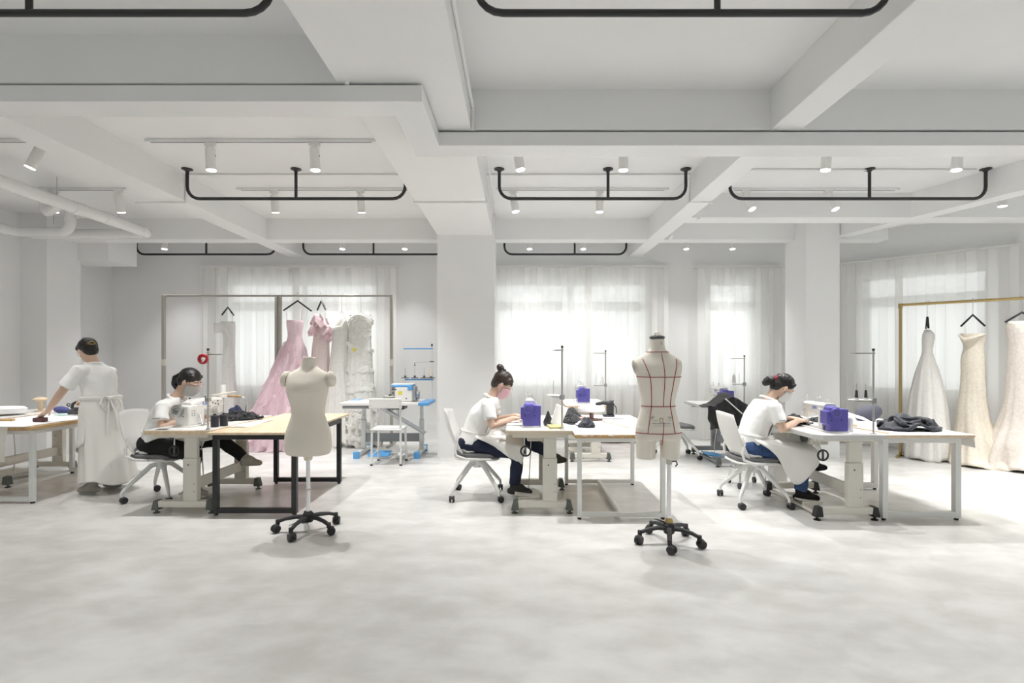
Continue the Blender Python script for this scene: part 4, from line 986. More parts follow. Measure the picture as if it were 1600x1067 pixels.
# blush ruffle gown
x = gx(503,y)
hanger('dark hanger of the blush ruffle gown', x, y-.02, gz(470,y), RZ, .10, .15, R(-30), HK)
t = gown('evening_gown', 'blush gown with pink ruffled bodice', (x, y, 0), 0, [(.04,.22,.17,.02,0,1),(.5,.19,.15,.01,0,.8),(1.0,.155,.12,-.01,0,.5),(1.4,.135,.10,-.02,0,.3),(1.65,.125,.09,-.01,0,.2),(1.8,.12,.09,-.0,0,.1),(2.02,.10,.07,-.02,0,.05)], M['blush'], folds=13, seed=3, straps=(((-.06,0,2.0),(-.03,0,2.10),.003),((.05,0,2.0),(.06,0,2.10),.003)))
for i, (px_, pz_, r_) in enumerate(((-.06,2.03,.10),(.0,1.97,.13),(.05,1.86,.15),(-.11,1.86,.09),(.09,1.76,.12))):
    def ruf(u, v, px_=px_, pz_=pz_, r_=r_, i=i):
        a = 2*math.pi*u; return (px_+r_*(.5+.5*v)*math.cos(a)*(1+.14*v*math.sin(9*a+i)), -.03+.10*(.6+.5*v)*math.sin(a), pz_+.05-.15*v+.03*v*math.sin(7*a+i))
    MB().grid(ruf, 60, 5).build('ruffle', M['pink_ruffle'], t, solid=.006, fix=False, ang=80)
# ivory off shoulder gown
x = gx(532,y)
hanger('thin clear hanger of the plain ivory gown', x+.02, y, gz(492,y)+.06, RZ, .05, .06, R(60), M['white_plastic'], .005)
t = gown('evening_gown', 'plain ivory gown with slanted neckline', (x, y-.03, 0), 0, [(.02,.26,.20,.0,0,1),(.5,.21,.17,.0,0,.8),(1.0,.17,.14,.0,0,.55),(1.4,.145,.11,.0,0,.35),(1.7,.13,.09,.01,0,.15),(1.85,.12,.08,.02,0,.08),(1.98,.07,.06,.04,0,.03),(2.06,.012,.012,.05,0,0)], M['ivory'], folds=12, seed=4)
MB().tube([(-.15,-.06,1.90),(-.06,-.09,1.86),(.06,-.09,1.88),(.10,-.06,1.97)], [.03,.045,.045,.02], 10, flat=.5).build('shoulder_drape', M['ivory'], t)
# ivory floral gown
x = gx(564,y)
hanger('clear hanger of the ivory floral gown', x, y, gz(487,y), RZ, .17, .12, 0, M['white_plastic'], .004)
t = gown('wedding_gown', 'ivory floral lace gown with a yellow flower', (x, y-.05, 0), 0, [(.02,.29,.22,.05,0,.8),(.4,.25,.19,.03,0,.6),(.8,.225,.17,.01,0,.4),(1.2,.20,.14,.0,0,.2),(1.5,.185,.13,.0,0,.1),(1.75,.165,.12,.0,0,.06),(1.98,.175,.11,.0,0,.05),(2.03,.17,.10,.0,0,.05)], M['ivory_lace'], folds=10, seed=5, lace=.05)
rr = random.Random(11)
MB().ball((-.05,-.135,1.52), (.028,.012,.03), n=10, m=8).build('yellow_flower', material('yellow_petals', (.85,.72,.10), .7), t)
for i in range(60):
    z = rr.uniform(.15,1.98); a = rr.uniform(-math.pi,.1); rx, ry, ox, oy, _ = interp([(.02,.29,.22,.05,0,0),(.8,.225,.17,.01,0,0),(1.2,.20,.14,0,0,0),(2.03,.175,.11,0,0,0)], z)
    c = Vector((ox+rx*1.03*math.cos(a), oy+ry*1.03*math.sin(a), z)); q = MB()
    for k in range(5):
        b = k*R(72)+i; q.ball(c+Vector((.022*math.cos(b),-.004,.022*math.sin(b))), (.017,.007,.017), n=6, m=4)
    q.build('petal_cluster', M['ivory'], t)

GT = [(.02,.29,.22,.05),(.4,.25,.19,.03),(.8,.225,.17,.01),(1.2,.20,.14,0),(1.75,.165,.12,0),(2.03,.17,.10,0)]
for i, z in enumerate((2.06,1.98,1.80,1.55,1.25,.95,.65,.38,.20)):
    def frill(u, v, z=z, i=i):
        a = 2*math.pi*u; rx, ry, ox = interp(GT, z-.06*v); k = 1.01+.06*v+.035*v*math.sin(17*a+i*2)+.10*v*noise.noise(Vector((math.cos(a)*6,math.sin(a)*6,i)))
        return (ox+rx*k*math.cos(a), ry*k*math.sin(a), z-(.10+.06*noise.noise(Vector((a*2,i,1))))*v+.02*math.sin(3*a+i))
    MB().grid(frill, 90, 4).build('frill', M['ivory_lace'], t, solid=.004, fix=False, ang=80)

# gowns on the brass rack
def on_gold(px):
    k = (px-808)/820; s = (k*GB.y-GB.x)/(1+k); return GB.x+s, GB.y-s
x, y = on_gold(1449)
hanger('dark hanger of the white A line gown', x, y, gz(496,y), GZ, .10, .15, R(60), HK)
gown('wedding_gown', 'plain white A line gown on the brass rack', (x, y, 0), R(62), [(.015,.30,.27,0,0,.45),(.3,.29,.25,0,0,.4),(.8,.22,.20,0,0,.35),(1.2,.14,.13,0,0,.25),(1.42,.080,.07,0,0,.1),(1.5,.070,.058,0,0,.04),(1.60,.082,.065,0,-.005,.03),(1.69,.098,.07,0,-.012,.03),(1.75,.085,.055,0,-.01,.03),(1.785,.060,.03,0,0,.03)], M['tulle'], folds=12, seed=6, straps=(((.07,0,1.75),(.07,0,1.84),.003),((-.07,0,1.75),(-.07,0,1.84),.003)))
x, y = on_gold(1520)
hanger('dark hanger of the champagne lace gown', x, y, gz(492,y), GZ, .13, .15, R(-20), HK)
t = gown('wedding_gown', 'champagne lace strapless gown with flared train', (x, y, 0), R(-20), [(.015,.40,.34,.12,-.10,.6),(.12,.33,.28,.08,-.06,.6),(.45,.20,.19,.02,-.01,.45),(.8,.145,.13,.0,0,.25),(1.1,.125,.11,0,0,.12),(1.4,.12,.10,0,0,.05),(1.55,.105,.09,.01,0,.03),(1.66,.13,.10,0,0,.03),(1.72,.13,.09,0,0,.03)], M['champagne'], folds=9, seed=7, lace=.05, straps=(((.09,0,1.70),(.10,0,1.83),.002),((-.08,0,1.70),(-.10,0,1.83),.002)))
MB().tube([(-.17,-.05,1.70),(-.13,-.09,1.64),(-.05,-.11,1.655),(.05,-.10,1.69),(.11,-.06,1.71)], [.02,.045,.045,.03,.012], 10, flat=.6).build('bust_ruffle', M['champagne'], t)
x, y = on_gold(1597)
hanger('dark hanger at the right picture edge', x, y, gz(488,y), GZ, .17, .12, R(-20), HK)
gown('wedding_gown', 'blush lace mermaid gown at the right picture edge', (x, y, 0), R(-30), [(.015,.42,.34,.02,-.02,.7),(.15,.37,.30,.01,0,.7),(.45,.27,.22,0,0,.5),(.8,.18,.16,0,0,.25),(1.1,.15,.125,0,0,.12),(1.4,.135,.11,0,0,.05),(1.6,.13,.10,0,0,.03),(1.75,.15,.10,0,0,.03),(1.86,.15,.08,0,0,.03)], M['blush_lace'], folds=10, seed=8, lace=.06)
# ------------------------------------------------------------------ people
def head_matrix(c, pitch, yaw=0.0, roll=0.0):
    return Matrix.Translation(c) @ Matrix.Rotation(R(yaw),4,'Z') @ Matrix.Rotation(R(pitch),4,'Y') @ Matrix.Rotation(R(roll),4,'X')

def add_head(mb, H):
    q = lambda *p: H @ Vector(p); r3 = H.to_3x3()
    mb.ball(q(-.005,0,.02), (.093,.074,.100), r3, 20, 14)
    mb.ball(q(.028,0,-.052), (.062,.056,.062), r3, 18, 12)
    mb.ball(q(.055,0,-.092), (.028,.028,.022), r3, 12, 8)
    mb.limb([q(.078,0,.012), q(.096,0,-.012), q(.101,0,-.022)], [.008,.010,.013], 10)
    mb.ball(q(.086,0,-.062), (.012,.024,.007), r3, 12, 6); mb.ball(q(.084,0,-.073), (.012,.021,.007), r3, 12, 6)
    for s in (-1,1):
        mb.ball(q(-.004,s*.079,-.012), (.020,.009,.031), r3, 12, 8)
        mb.ball(q(.060,s*.035,-.025), (.022,.022,.020), r3, 12, 8)
        mb.limb([q(.082,s*.018,.028), q(.075,s*.046,.030)], [.009,.008], 8)

def face_details(parent, H, mask=None, glasses=None, hairm=None):
    q = lambda *p: H @ Vector(p); r3 = H.to_3x3()
    for s in (-1,1):
        e = MB().ball(q(.0795,s*.033,.010), (.010,.014,.007), r3, 12, 8).build('eye', M['white_plastic'], parent)
        MB().ball(q(.0875,s*.034,.009), (.004,.006,.006), r3, 10, 6).build('iris', M['ink'], e)
        MB().tube([q(.090,s*.016,.030), q(.088,s*.034,.034), q(.077,s*.052,.030)], [.003,.004,.002], 6).build('eyebrow', hairm or M['hair'], parent)
    if mask:
        def mk(u, v):
            a = R(-82+164*u); z = .0-.115*v; bulge = .012*math.cos(a)*math.sin(math.pi*min(1,v*1.05))
            rx = .100-.012*abs(v-.45)-.020*max(0,v-.6); ry = .076-.016*v
            return q(.012+(rx+bulge)*math.cos(a)-.008, ry*math.sin(a), z-.012+.010*math.cos(2*a))
        m = MB().grid(mk, 18, 8).build('face_mask', mask, parent, solid=.004, fix=False)
        for s in (-1,1):
            for z0, z1 in ((-.02,.015),(-.105,-.035)):
                MB().tube([q(.025,s*.073,z0), q(.010,s*.080,(z0+z1)/2), q(-.012,s*.084,z1)], .0018, 5).build('ear_loop', mask, m)
    if glasses:
        g = None
        for s in (-1,1):
            rim = MB().tube([q(.101-.010*abs(math.cos(R(a)))*0, s*.034+.024*math.cos(R(a)), .006+.019*math.sin(R(a))) for a in range(0,360,24)], .0022, 6, closed=True)
            o = rim.build('glasses_rim', glasses, parent) if g is None else rim.build('glasses_rim', glasses, parent)
            g = o
            MB().tube([q(.100,s*.056,.012), q(.06,s*.078,.014), q(-.01,s*.086,.010)], .002, 6).build('glasses_arm', glasses, o)
        MB().tube([q(.101,-.010,.008), q(.104,0,.012), q(.101,.010,.008)], .002, 6).build('glasses_bridge', glasses, parent)

def add_hand(mb, wrist, d, up, curl=35, thumb=1, spread=.018, grip=False):
    """palm and five separate fingers; d = pointing direction, up = back of the hand, thumb = side of the thumb along s"""
    w = Vector(wrist); d = Vector(d).normalized(); up = Vector(up); up = (up-d*up.dot(d)).normalized(); s = up.cross(d).normalized()
    Mx = Matrix((d, s, up)).transposed()
    mb.ball(w+d*.045, (.052,.039,.016), Mx, 16, 10)
    mb.limb([w-d*.02, w+d*.03], [.024,.022], 10)
    cl = [R(curl*.5), R(curl*1.4), R(curl*2.0)] if not grip else [R(45), R(125), R(185)]
    for i, (off, L) in enumerate(((.030,.062),(.011,.072),(-.009,.068),(-.028,.054))):
        p = w+d*.083+s*off*thumb; pts = [w+d*.06+s*off*.9*thumb, p]; a = 0
        for j, seg in enumerate((.42,.33,.25)):
            a = cl[j]; p = p + (d*math.cos(a) - up*math.sin(a) + s*thumb*spread*(1.5-i)*.5)*L*seg; pts.append(p)
        mb.limb(pts, [.0095,.0095,.0088,.008,.007], 8)
    b = w+d*.022+s*.026*thumb
    mb.limb([w+d*.02+s*.012*thumb, b, b+(d*.6+s*.75*thumb-up*.25).normalized()*.032, b+(d*.6+s*.75*thumb-up*.25).normalized()*.032+(d*.9+s*.2*thumb-up*.35).normalized()*.030], [.013,.012,.0105,.008], 8)

def hair_cap(mb, H, back=True):
    q = lambda *p: H @ Vector(p); r3 = H.to_3x3()
    mb.ball(q(-.020,0,.046), (.104,.087,.092), r3, 20, 14)
    mb.ball(q(-.062,0,-.005), (.056,.074,.082), r3, 18, 12)
    for s in (-1,1):
        mb.limb([q(.045,s*.062,.075), q(.028,s*.082,.035), q(.012,s*.080,.005)], [.02,.014,.007], 8)

def seated(label, x, y, hairm, hair_kind, mask, trousers, sock, glasses=None, head=(.262,0,1.135), pitch=34, hang=((0,0),(1,.15)), near_y=-.205, lap_x=(.03,.47), seed=0, far=((.50,.15,.55),(.77,.17,.38),(.90,.17,.335)), sock_near=None, dz=0, trouser_dark=True):
    t = thing('person', label, 'person', (x, y, 0))
    H = head_matrix(head, pitch); hv = Vector(head)
    sh = {-1: Vector((.12,-.178,.928)), 1: Vector((.12,.178,.928))}
    el = {-1: Vector((.165,-.245,.74)), 1: Vector((.20,.225,.745))}
    wr = {-1: Vector((.365,-.115,.805)), 1: Vector((.40,.055,.81))}
    neck = Vector((.155,0,1.0))
    trs = [(-.045,.47,.125,.175),(-.045,.56,.13,.175),(-.02,.66,.118,.155),(.02,.76,.118,.158),(.065,.86,.122,.172),(.10,.925,.112,.178),(.125,.97,.085,.150),(.145,1.005,.060,.085)]
    def torso(mb, g):
        mb.rings([[(cx_+(rx+g)*math.cos(2*math.pi*k/24), (ry+g)*math.sin(2*math.pi*k/24), z) for k in range(24)] for cx_, z, rx, ry in trs])
    nk, na, nt_ = Vector((.42,-.13,.465)), Vector((.375,-.15,.15)), Vector((.53,-.15,.085))
    fk, fa, ft = [Vector(p) for p in far]
    legs = {-1: (Vector((-.05,-.095,.55)), nk, na), 1: (Vector((-.05,.095,.55)), fk, fa)}
    # one continuous body
    b = MB(); torso(b, -.012); add_head(b, H)
    b.limb([neck-Vector((.03,0,.04)), H @ Vector((-.03,0,-.05)), H @ Vector((-.02,0,-.02))], [.056,.050,.05], 14)
    for s in (-1,1):
        b.limb([sh[s]+Vector((-.01,-s*.03,-.03)), (sh[s]+el[s])/2, el[s], el[s].lerp(wr[s],.35), wr[s]], [.052,.045,.038,.039,.025], 12)
        b.limb([legs[s][0], legs[s][0].lerp(legs[s][1],.5), legs[s][1], legs[s][1].lerp(legs[s][2],.35), legs[s][2]], [.082,.074,.055,.052,.036], 12)
        dd = (wr[s]-el[s]); dd.z *= .2; add_hand(b, wr[s], dd+Vector((.05,0,-.02)), (0,0,1), 26, thumb=-s*-1 if s > 0 else 1)
    b.limb([na, na+Vector((.02,0,-.05)), nt_+Vector((-.02,0,.0))], [.035,.036,.026], 10)
    b.limb([fa, fa+Vector((.03,0,-.02)), ft], [.034,.034,.026], 10)
    skin_obj('body', b, M['skin'], t, .0062, 2)
    face_details(t, H, mask, glasses, hairm)
    h = MB(); hair_cap(h, H); q = lambda *p: H @ Vector(p)
    if hair_kind == 'bun':
        h.limb([q(-.055,0,.10), q(-.095,0,.125)], [.03,.034], 12); h.ball(q(-.112,.008,.132), (.040,.044,.036), H.to_3x3(), 12, 8)
        h.limb([q(.06,-.05,.085), q(.085,-.045,.05), q(.082,-.05,.02)], [.016,.010,.004], 8)
    elif hair_kind == 'tail':
        k0 = q(-.115,0,.02); h.limb([q(-.09,0,.03), k0, k0+Vector((-.045,0,-.03)), k0+Vector((-.065,.01,-.09)), k0+Vector((-.06,.015,-.15))], [.028,.026,.036,.034,.010], 12)
    else:
        k0 = q(-.115,0,.015); h.limb([q(-.09,0,.02), k0, k0+Vector((-.05,0,-.012)), k0+Vector((-.085,0,-.035))], [.028,.028,.046,.038], 12)
    skin_obj('hair', h, hairm, t, .008, 3, .003, 40, seed)
    if hair_kind == 'bun': MB().tube([q(-.072+.028*math.cos(R(a))*.7, .028*math.sin(R(a)), .128+.012*math.cos(R(a))) for a in range(0,360,30)], .008, 8, closed=True).build('hair_tie', M['brown_hair'], t)
    else: MB().tube([q(-.118, .027*math.cos(R(a)), .02+.027*math.sin(R(a))) for a in range(0,360,30)], .010, 8, closed=True).build('hair_tie', M['red'] if hair_kind == 'low' else M['ink'], t)
    # clothes
    c = MB(); torso(c, .014)
    for s in (-1,1): c.limb([sh[s]+Vector((-.02,-s*.06,.015)), sh[s], sh[s].lerp(el[s],.4)], [.060,.064,.062], 14); c.tube([sh[s].lerp(el[s],.3), sh[s].lerp(el[s],.68)], [.062,.066], 14)
    shirt = skin_obj('polo_shirt', c, M['shirt'], t, .010, 3, .012, 7, seed)
    MB().tube([(neck.x-.005+.072*math.cos(R(a)), .070*math.sin(R(a)), 1.010-.030*math.cos(R(a))-.004) for a in range(0,360,18)], .013, 8, closed=True, flat=.9).build('collar', M['shirt'], shirt)
    p0_ = sh[-1].lerp(el[-1],.52); q2 = MB()
    for k in range(9): q2.box(p0_.x-.035+.008*k, p0_.x-.030+.008*k, p0_.y-.082, p0_.y-.078, p0_.z-.004, p0_.z+.004)
    o = q2.build('sleeve_print', M['mid_grey'], shirt); o['kind'] = 'stuff'
    c = MB()
    for s in (-1,1):
        L_ = legs[s]; c.limb([L_[0]+Vector((-.02,0,-.005)), L_[0].lerp(L_[1],.5), L_[1]], [.10,.090,.070], 14)
        c.tube([L_[1].lerp(L_[0],.1), L_[1], L_[1].lerp(L_[2],.5), L_[1].lerp(L_[2],.98)], [.068,.069,.062,.055], 14)
        c.ball(L_[1], .068, n=14, m=10)
    c.ball((-.06,0,.55), (.135,.185,.095), n=18, m=10)
    skin_obj('trousers', c, trousers, t, .010, 3, .010, 9, seed+4)
    for a_, t_, lab in ((na, nt_, 0), (fa, ft, 1)):
        sm = MB(); up_ = Vector((0,0,1)); heel = a_ + (Vector((-.035,0,-.055)) if not lab else Vector((-.005,0,-.055)))
        sm.limb([a_+(legs[-1 if not lab else 1][1]-a_)*.22, a_], [.047,.046], 12)
        sm.limb([heel, a_.lerp(t_,.45)+Vector((0,0,-.02)), t_], [.036,.044,.030], 12); sm.limb([a_, a_.lerp(t_,.5)], [.044,.040], 12)
        skin_obj('sock', sm, sock, t, .008, 3)
    # apron: bib, waist tie, and the skirt lying over the lap
    ap = MB()
    ht = [(0.0,0.0)] if not hang else list(hang)
    def hfun(u): return interp([(a, b2) for a, b2 in ht], u)[0]
    def lap(u, v):
        xx = lap_x[0]+(lap_x[1]-lap_x[0])*u; k = min(1, v/.6); yy = .20+(near_y-.20)*k
        zn = .650-.10*u+.0*k; zf = .655+.0*u; m_ = min(1, max(0, (yy+.15)/.30)); zt = zn*(1-m_)+zf*m_ - .018*math.exp(-(yy/.05)**2) + .004*noise.noise(Vector((xx*14,yy*14,seed)))
        zt -= .07*max(0, abs((yy+.0)/.21)-.72)**1.0
        if v > .6:
            w_ = (v-.6)/.4; zt -= hfun(u)*w_; yy = near_y-.012*math.sin(w_*3)+.022*w_*math.sin(u*9+seed)
            xx += .02*w_*math.sin(u*5)
        return (xx, yy, zt)
    ap.grid(lap, 26, 30)
    apo = ap.build('apron', M['apron'], t, solid=.006, fix=False, ang=70)
    MB().tube([(trs[2][0]+(.118+.016)*math.cos(R(a)), (.155+.016)*math.sin(R(a)), .665-.02*math.cos(R(a))) for a in range(0,360,12)], .008, 8, closed=True, flat=1.3).build('waist_tie', M['apron'], apo)
    def bib(u, v):
        yy = -.12+.24*u; z = .66+.26*v; cx_, rx = interp([(zz, a2, b2) for a2, zz, b2, _ in trs], z)
        return (cx_+(rx+.026)*math.sqrt(max(.05,1-(yy/.21)**2)), yy, z)
    MB().grid(bib, 10, 10).build('bib', M['apron'], apo, solid=.005, fix=False)
    return t

M['pink_mask'] = material('pink_mask', (.78,.50,.55), .8)
M['grey_mask'] = material('grey_mask', (.50,.49,.48), .8)
M['pale_mask'] = material('pale_grey_mask', (.66,.67,.66), .8)
M['pink_clear'] = material('pale_pink_frames', (.80,.62,.60), .25)
seated('seated person with glasses and ponytail at the white sewing machine', -3.57, 5.27, M['hair'], 'tail', M['grey_mask'], M['black_trouser'], M['grey_sock'], glasses=M['pink_clear'], head=(.285,0,1.165), pitch=26, hang=((0,.02),(1,.06)), near_y=-.03, lap_x=(.05,.46), seed=1.3, far=((.50,.15,.56),(.74,.17,.37),(.90,.17,.315)))
seated('seated person with hair bun and pink mask, sewing', -.405, 5.32, M['brown_hair'], 'bun', M['pink_mask'], M['navy'], M['dark_sock'], head=(.258,0,1.135), pitch=32, hang=((0,.0),(.5,.09),(1,.17)), lap_x=(.0,.475), seed=5.1)
seated('seated person in blue jeans with red hair tie, sewing', 2.29, 5.09, M['hair'], 'low', M['pale_mask'], M['jeans'], M['black_sock'], head=(.285,0,1.115), pitch=40, hang=((0,.0),(.25,.10),(.62,.34),(1,.12)), near_y=-.215, lap_x=(-.06,.52), seed=9.4, far=((.48,.15,.57),(.64,.17,.35),(.79,.17,.305)))

# standing person at the ironing table, facing left and away
def standing():
    t = thing('person', 'standing person in white skirt ironing at the left table', 'person', (-4.40, 5.52, 0))
    O = Vector((-4.40,5.52,0)); W_ = lambda x, y, z: Vector((x,y,z))-O
    fz = 136                       # facing, degrees from +x
    F_ = Vector((math.cos(R(fz)), math.sin(R(fz)), 0)); Lf = Vector((-F_.y, F_.x, 0))     # forward, her left
    hc = W_(-4.54,5.55,1.475); H = head_matrix(hc, 28, fz+12)
    shl, ell, wrl = W_(-4.50,5.40,1.285), W_(-4.625,5.335,1.065), W_(-4.795,5.36,.86)
    shr, elr, wrr = W_(-4.43,5.71,1.265), W_(-4.63,5.88,1.075), W_(-4.90,5.95,.925)
    cen = [(W_(-4.39,5.53,.50),.13,.16),(W_(-4.38,5.53,.80),.125,.165),(W_(-4.385,5.53,.90),.125,.165),(W_(-4.395,5.535,.98),.100,.132),(W_(-4.42,5.545,1.10),.105,.142),(W_(-4.445,5.555,1.19),.106,.155),(W_(-4.46,5.56,1.255),.092,.145),(W_(-4.47,5.56,1.30),.075,.112),(W_(-4.485,5.56,1.335),.058,.076),(W_(-4.49,5.56,1.36),.05,.058)]
    def torso(mb, g, i0=0):
        mb.rings([[c + F_*(rx+g)*math.cos(2*math.pi*k/24) + Lf*(ry+g)*math.sin(2*math.pi*k/24) for k in range(24)] for c, rx, ry in cen[i0:]])
    b = MB(); torso(b, -.012); add_head(b, H)
    b.limb([cen[-2][0], H @ Vector((-.03,0,-.05)), H @ Vector((-.02,0,-.02))], [.058,.050,.05], 14)
    for s_, e_, w_ in ((shl,ell,wrl),(shr,elr,wrr)):
        b.limb([s_.lerp(e_,.15)+(cen[6][0]-s_)*.2, s_.lerp(e_,.5), e_, e_.lerp(w_,.3), w_], [.052,.046,.039,.038,.025], 12)
    add_hand(b, wrl, (wrl-ell)+Vector((-.05,0,.06)), (-.3,0,1), 30, thumb=-1, grip=False)
    add_hand(b, wrr, (wrr-elr)+Vector((0,0,.06)), (-.3,0,1), 50, thumb=1, grip=True)
    for s in (-1,1):
        hp = cen[1][0]+Lf*s*.085; kn = hp+Vector((0,0,-.36))+F_*.03; an = W_(-4.40,5.45,.09) if s > 0 else W_(-4.33,5.66,.09)
        b.limb([hp,kn,an], [.08,.055,.036], 12); td = (Vector((-1,.05,0)) if s > 0 else Vector((-1,.3,0))).normalized()
        b.limb([an+Vector((.02,0,-.045)), an+td*.07+Vector((0,0,-.05)), an+td*.15+Vector((0,0,-.062))], [.030,.034,.022], 10)
        sm = MB(); sm.limb([an+Vector((.0,0,.10)), an], [.046,.043], 12); sm.limb([an+Vector((.03,0,-.05)), an+td*.07+Vector((0,0,-.047)), an+td*.15+Vector((0,0,-.06))], [.038,.042,.028], 12); sm.limb([an, an+td*.08+Vector((0,0,-.03))], [.042,.036], 10)
        skin_obj('sock', sm, M['grey_sock'], t, .008, 3)
    skin_obj('body', b, M['skin'], t, .0062, 2)
    face_details(t, H, None, M['steel'], M['hair'])
    h = MB(); hair_cap(h, H); q = lambda *p: H @ Vector(p)
    h.ball(q(-.085,.0,.01), (.045,.055,.06), H.to_3x3(), 14, 10); h.limb([q(-.08,-.02,-.03), q(-.09,-.025,-.085)], [.02,.006], 8)
    skin_obj('hair', h, M['hair'], t, .008, 3, .003, 40, 2.2)
    MB().tube([q(-.118,-.035,.03), q(-.135,-.01,.045), q(-.135,.02,.03), q(-.118,.04,.02), q(-.13,.015,.012), q(-.13,-.015,.012)], .006, 8, closed=True).build('hair_clip', M['gold'], t)
    c = MB(); torso(c, .016, 2)
    for s_, e_ in ((shl,ell),(shr,elr)):
        c.limb([s_+(cen[6][0]-s_)*.25, s_, s_.lerp(e_,.45)], [.062,.064,.064], 14); c.tube([s_.lerp(e_,.35), s_.lerp(e_,.80)], [.064,.074], 14)
    shirt = skin_obj('polo_shirt', c, M['shirt'], t, .010, 3, .014, 7, 3.0)
    MB().tube([cen[-2][0]+F_*.064*math.cos(R(a))+Lf*.066*math.sin(R(a))+Vector((0,0,-.004-.020*math.cos(R(a)))) for a in range(0,360,18)], .013, 8, closed=True, flat=.9).build('collar', M['shirt'], shirt)
    def ring(z, rf, rs, off, fold, n=96, ph=0.0):
        out = []
        for k in range(n):
            a = 2*math.pi*k/n; m_ = 1+fold*(math.sin(9*a+ph)+.6*math.sin(14*a+1.3+ph))
            out.append(W_(-4.385,5.53,z) + off + F_*rf*m_*math.cos(a) + Lf*rs*m_*math.sin(a))
        return out
    sk = MB(); rs_ = []
    bk = Vector((.07,.02,0))
    for z, rf, r2, o, fo in ((1.0,.118,.155,0,.0),(.92,.145,.18,.02,.004),(.80,.168,.195,.12,.012),(.60,.185,.205,.35,.022),(.40,.21,.222,.65,.032),(.22,.235,.24,.9,.042),(.115,.25,.25,1.0,.05)):
        rs_.append(ring(z, rf, r2, bk*o, fo, ph=.5*o))
    for i, p in enumerate(rs_[-1]): p.z += .03*math.sin(3*2*math.pi*i/96+1)
    sk.rings(rs_, cap=False); skirt = sk.build('skirt', M['skirt'], t, solid=.005, ang=80, sub=1)
    # apron: wraps the front and hips, open at the back, tied with a bow
    def apr(u, v):
        a = R(-128+256*u); z = 1.0-.62*v*(1-.25*abs(2*u-1)**2); rf, r2 = .130+.085*v, .168+.062*v
        m_ = 1+.02*v*math.sin(8*a)
        return W_(-4.385,5.53,z) + bk*.35*v + F_*rf*m_*math.cos(a) + Lf*r2*m_*math.sin(a)
    apo = MB().grid(apr, 48, 16).build('apron', M['apron'], t, solid=.006, fix=False, ang=70)
    MB().tube([W_(-4.385,5.53,.985) + F_*.135*math.cos(R(a)) + Lf*.172*math.sin(R(a)) for a in range(0,360,12)], .014, 8, closed=True, flat=1.5).build('waist_tie', M['apron'], apo)
    kn = W_(-4.385,5.53,.985) - F_*.150 + Lf*-.05
    MB().ball(kn, .022, n=12, m=8).build('knot', M['apron'], apo)
    for dx, dz, L_ in ((.05,.03,.10),(-.06,.02,.10)):
        pth = [kn, kn+Lf*dx+Vector((0,0,dz))-F_*.02, kn+Lf*dx*1.6+Vector((0,0,-L_*.6))-F_*.02, kn+Lf*dx*.7+Vector((0,0,-L_*1.3))-F_*.02, kn]
        MB().tube(pth, [.010,.016,.018,.014,.010], 8, flat=.45).build('bow_loop', M['apron'], apo)
    for dx, L_ in ((.02,.38),(-.05,.30)):
        MB().tube([kn, kn+Lf*dx+Vector((0,0,-L_*.5))-F_*.045, kn+Lf*dx*1.3+Vector((0,0,-L_))-F_*.06], [.012,.016,.018], 8, flat=.4).build('tie_end', M['apron'], apo)
    return t
standing()
# ------------------------------------------------------------------ things on the tables
def crumple(w, d, fx, fy, seed, hb, lobes, n=44, steps=150):
    """a cloth of size w x d squeezed into an fx x fy footprint on a flat top; settles under gravity into folds"""
    g = np.random.default_rng(int(seed*10)); m = max(8, int(n*d/w)); dx = w/(n-1)
    u, v = np.meshgrid(np.linspace(-.5,.5,n), np.linspace(-.5,.5,m)); ph = g.uniform(0,6.28,8)
    wig = lambda a, b, k: np.sin(k*a*6.28+ph[0])*np.cos(k*b*5+ph[1]) + .6*np.sin(1.7*k*b*6.28+ph[2]+2*a)
    P = np.stack([fx*(u*.92+.06*wig(u,v,1.3)), fy*(v*.92+.06*wig(v,u,1.6)), .03+.035*(1+np.sin(9*u+5*v+ph[3]))*(1+np.cos(11*v-4*u+ph[4]))+.01*g.random((m,n))], -1)
    V = np.zeros_like(P); dt = .02
    links = [((slice(None),slice(0,-s)),(slice(None),slice(s,None)),dx*s,k) for s, k in ((1,1.0),(2,.25))] + [((slice(0,-s),slice(None)),(slice(s,None),slice(None)),dx*s,k) for s, k in ((1,1.0),(2,.25))]
    links += [((slice(0,-1),slice(0,-1)),(slice(1,None),slice(1,None)),dx*1.414,.5), ((slice(0,-1),slice(1,None)),(slice(1,None),slice(0,-1)),dx*1.414,.5)]
    for it in range(steps):
        Q = P.copy(); V[...,2] -= 9.8*dt*.5; P = P + V*dt
        for _ in range(4):
            for a, b, L, k in links:
                D = P[b]-P[a]; l = np.linalg.norm(D, axis=-1, keepdims=True)+1e-9; c = D*(1-L/l)*.42*k
                P[a] += c; P[b] -= c
            r = np.sqrt((P[...,0]/(fx*.5))**2+(P[...,1]/(fy*.5))**2); ang = np.arctan2(P[...,1]/fy, P[...,0]/fx); lim = 1+.10*np.sin(3*ang+ph[5])+.06*np.sin(7*ang+ph[6])
            s = np.where(r > lim, lim/np.maximum(r,1e-6), 1); P[...,0] *= s; P[...,1] *= s
            fl_ = .005+hb*np.clip(1-(r*1.15)**2, 0, 1)**.8*(1+.35*np.sin(7*P[...,0]/fx*2+ph[7])*np.cos(6*P[...,1]/fy*2+ph[0]))
            for lx, ly, lr, lh in lobes: fl_ = fl_+lh*np.exp(-((P[...,0]-lx)**2+(P[...,1]-ly)**2)/lr**2)
            P[...,2] = np.maximum(P[...,2], fl_)
        fl = P[...,2] < fl_+.003
        P[fl,0:2] = Q[fl,0:2]*.7+P[fl,0:2]*.3
        V = (P-Q)/dt*.80
    return P

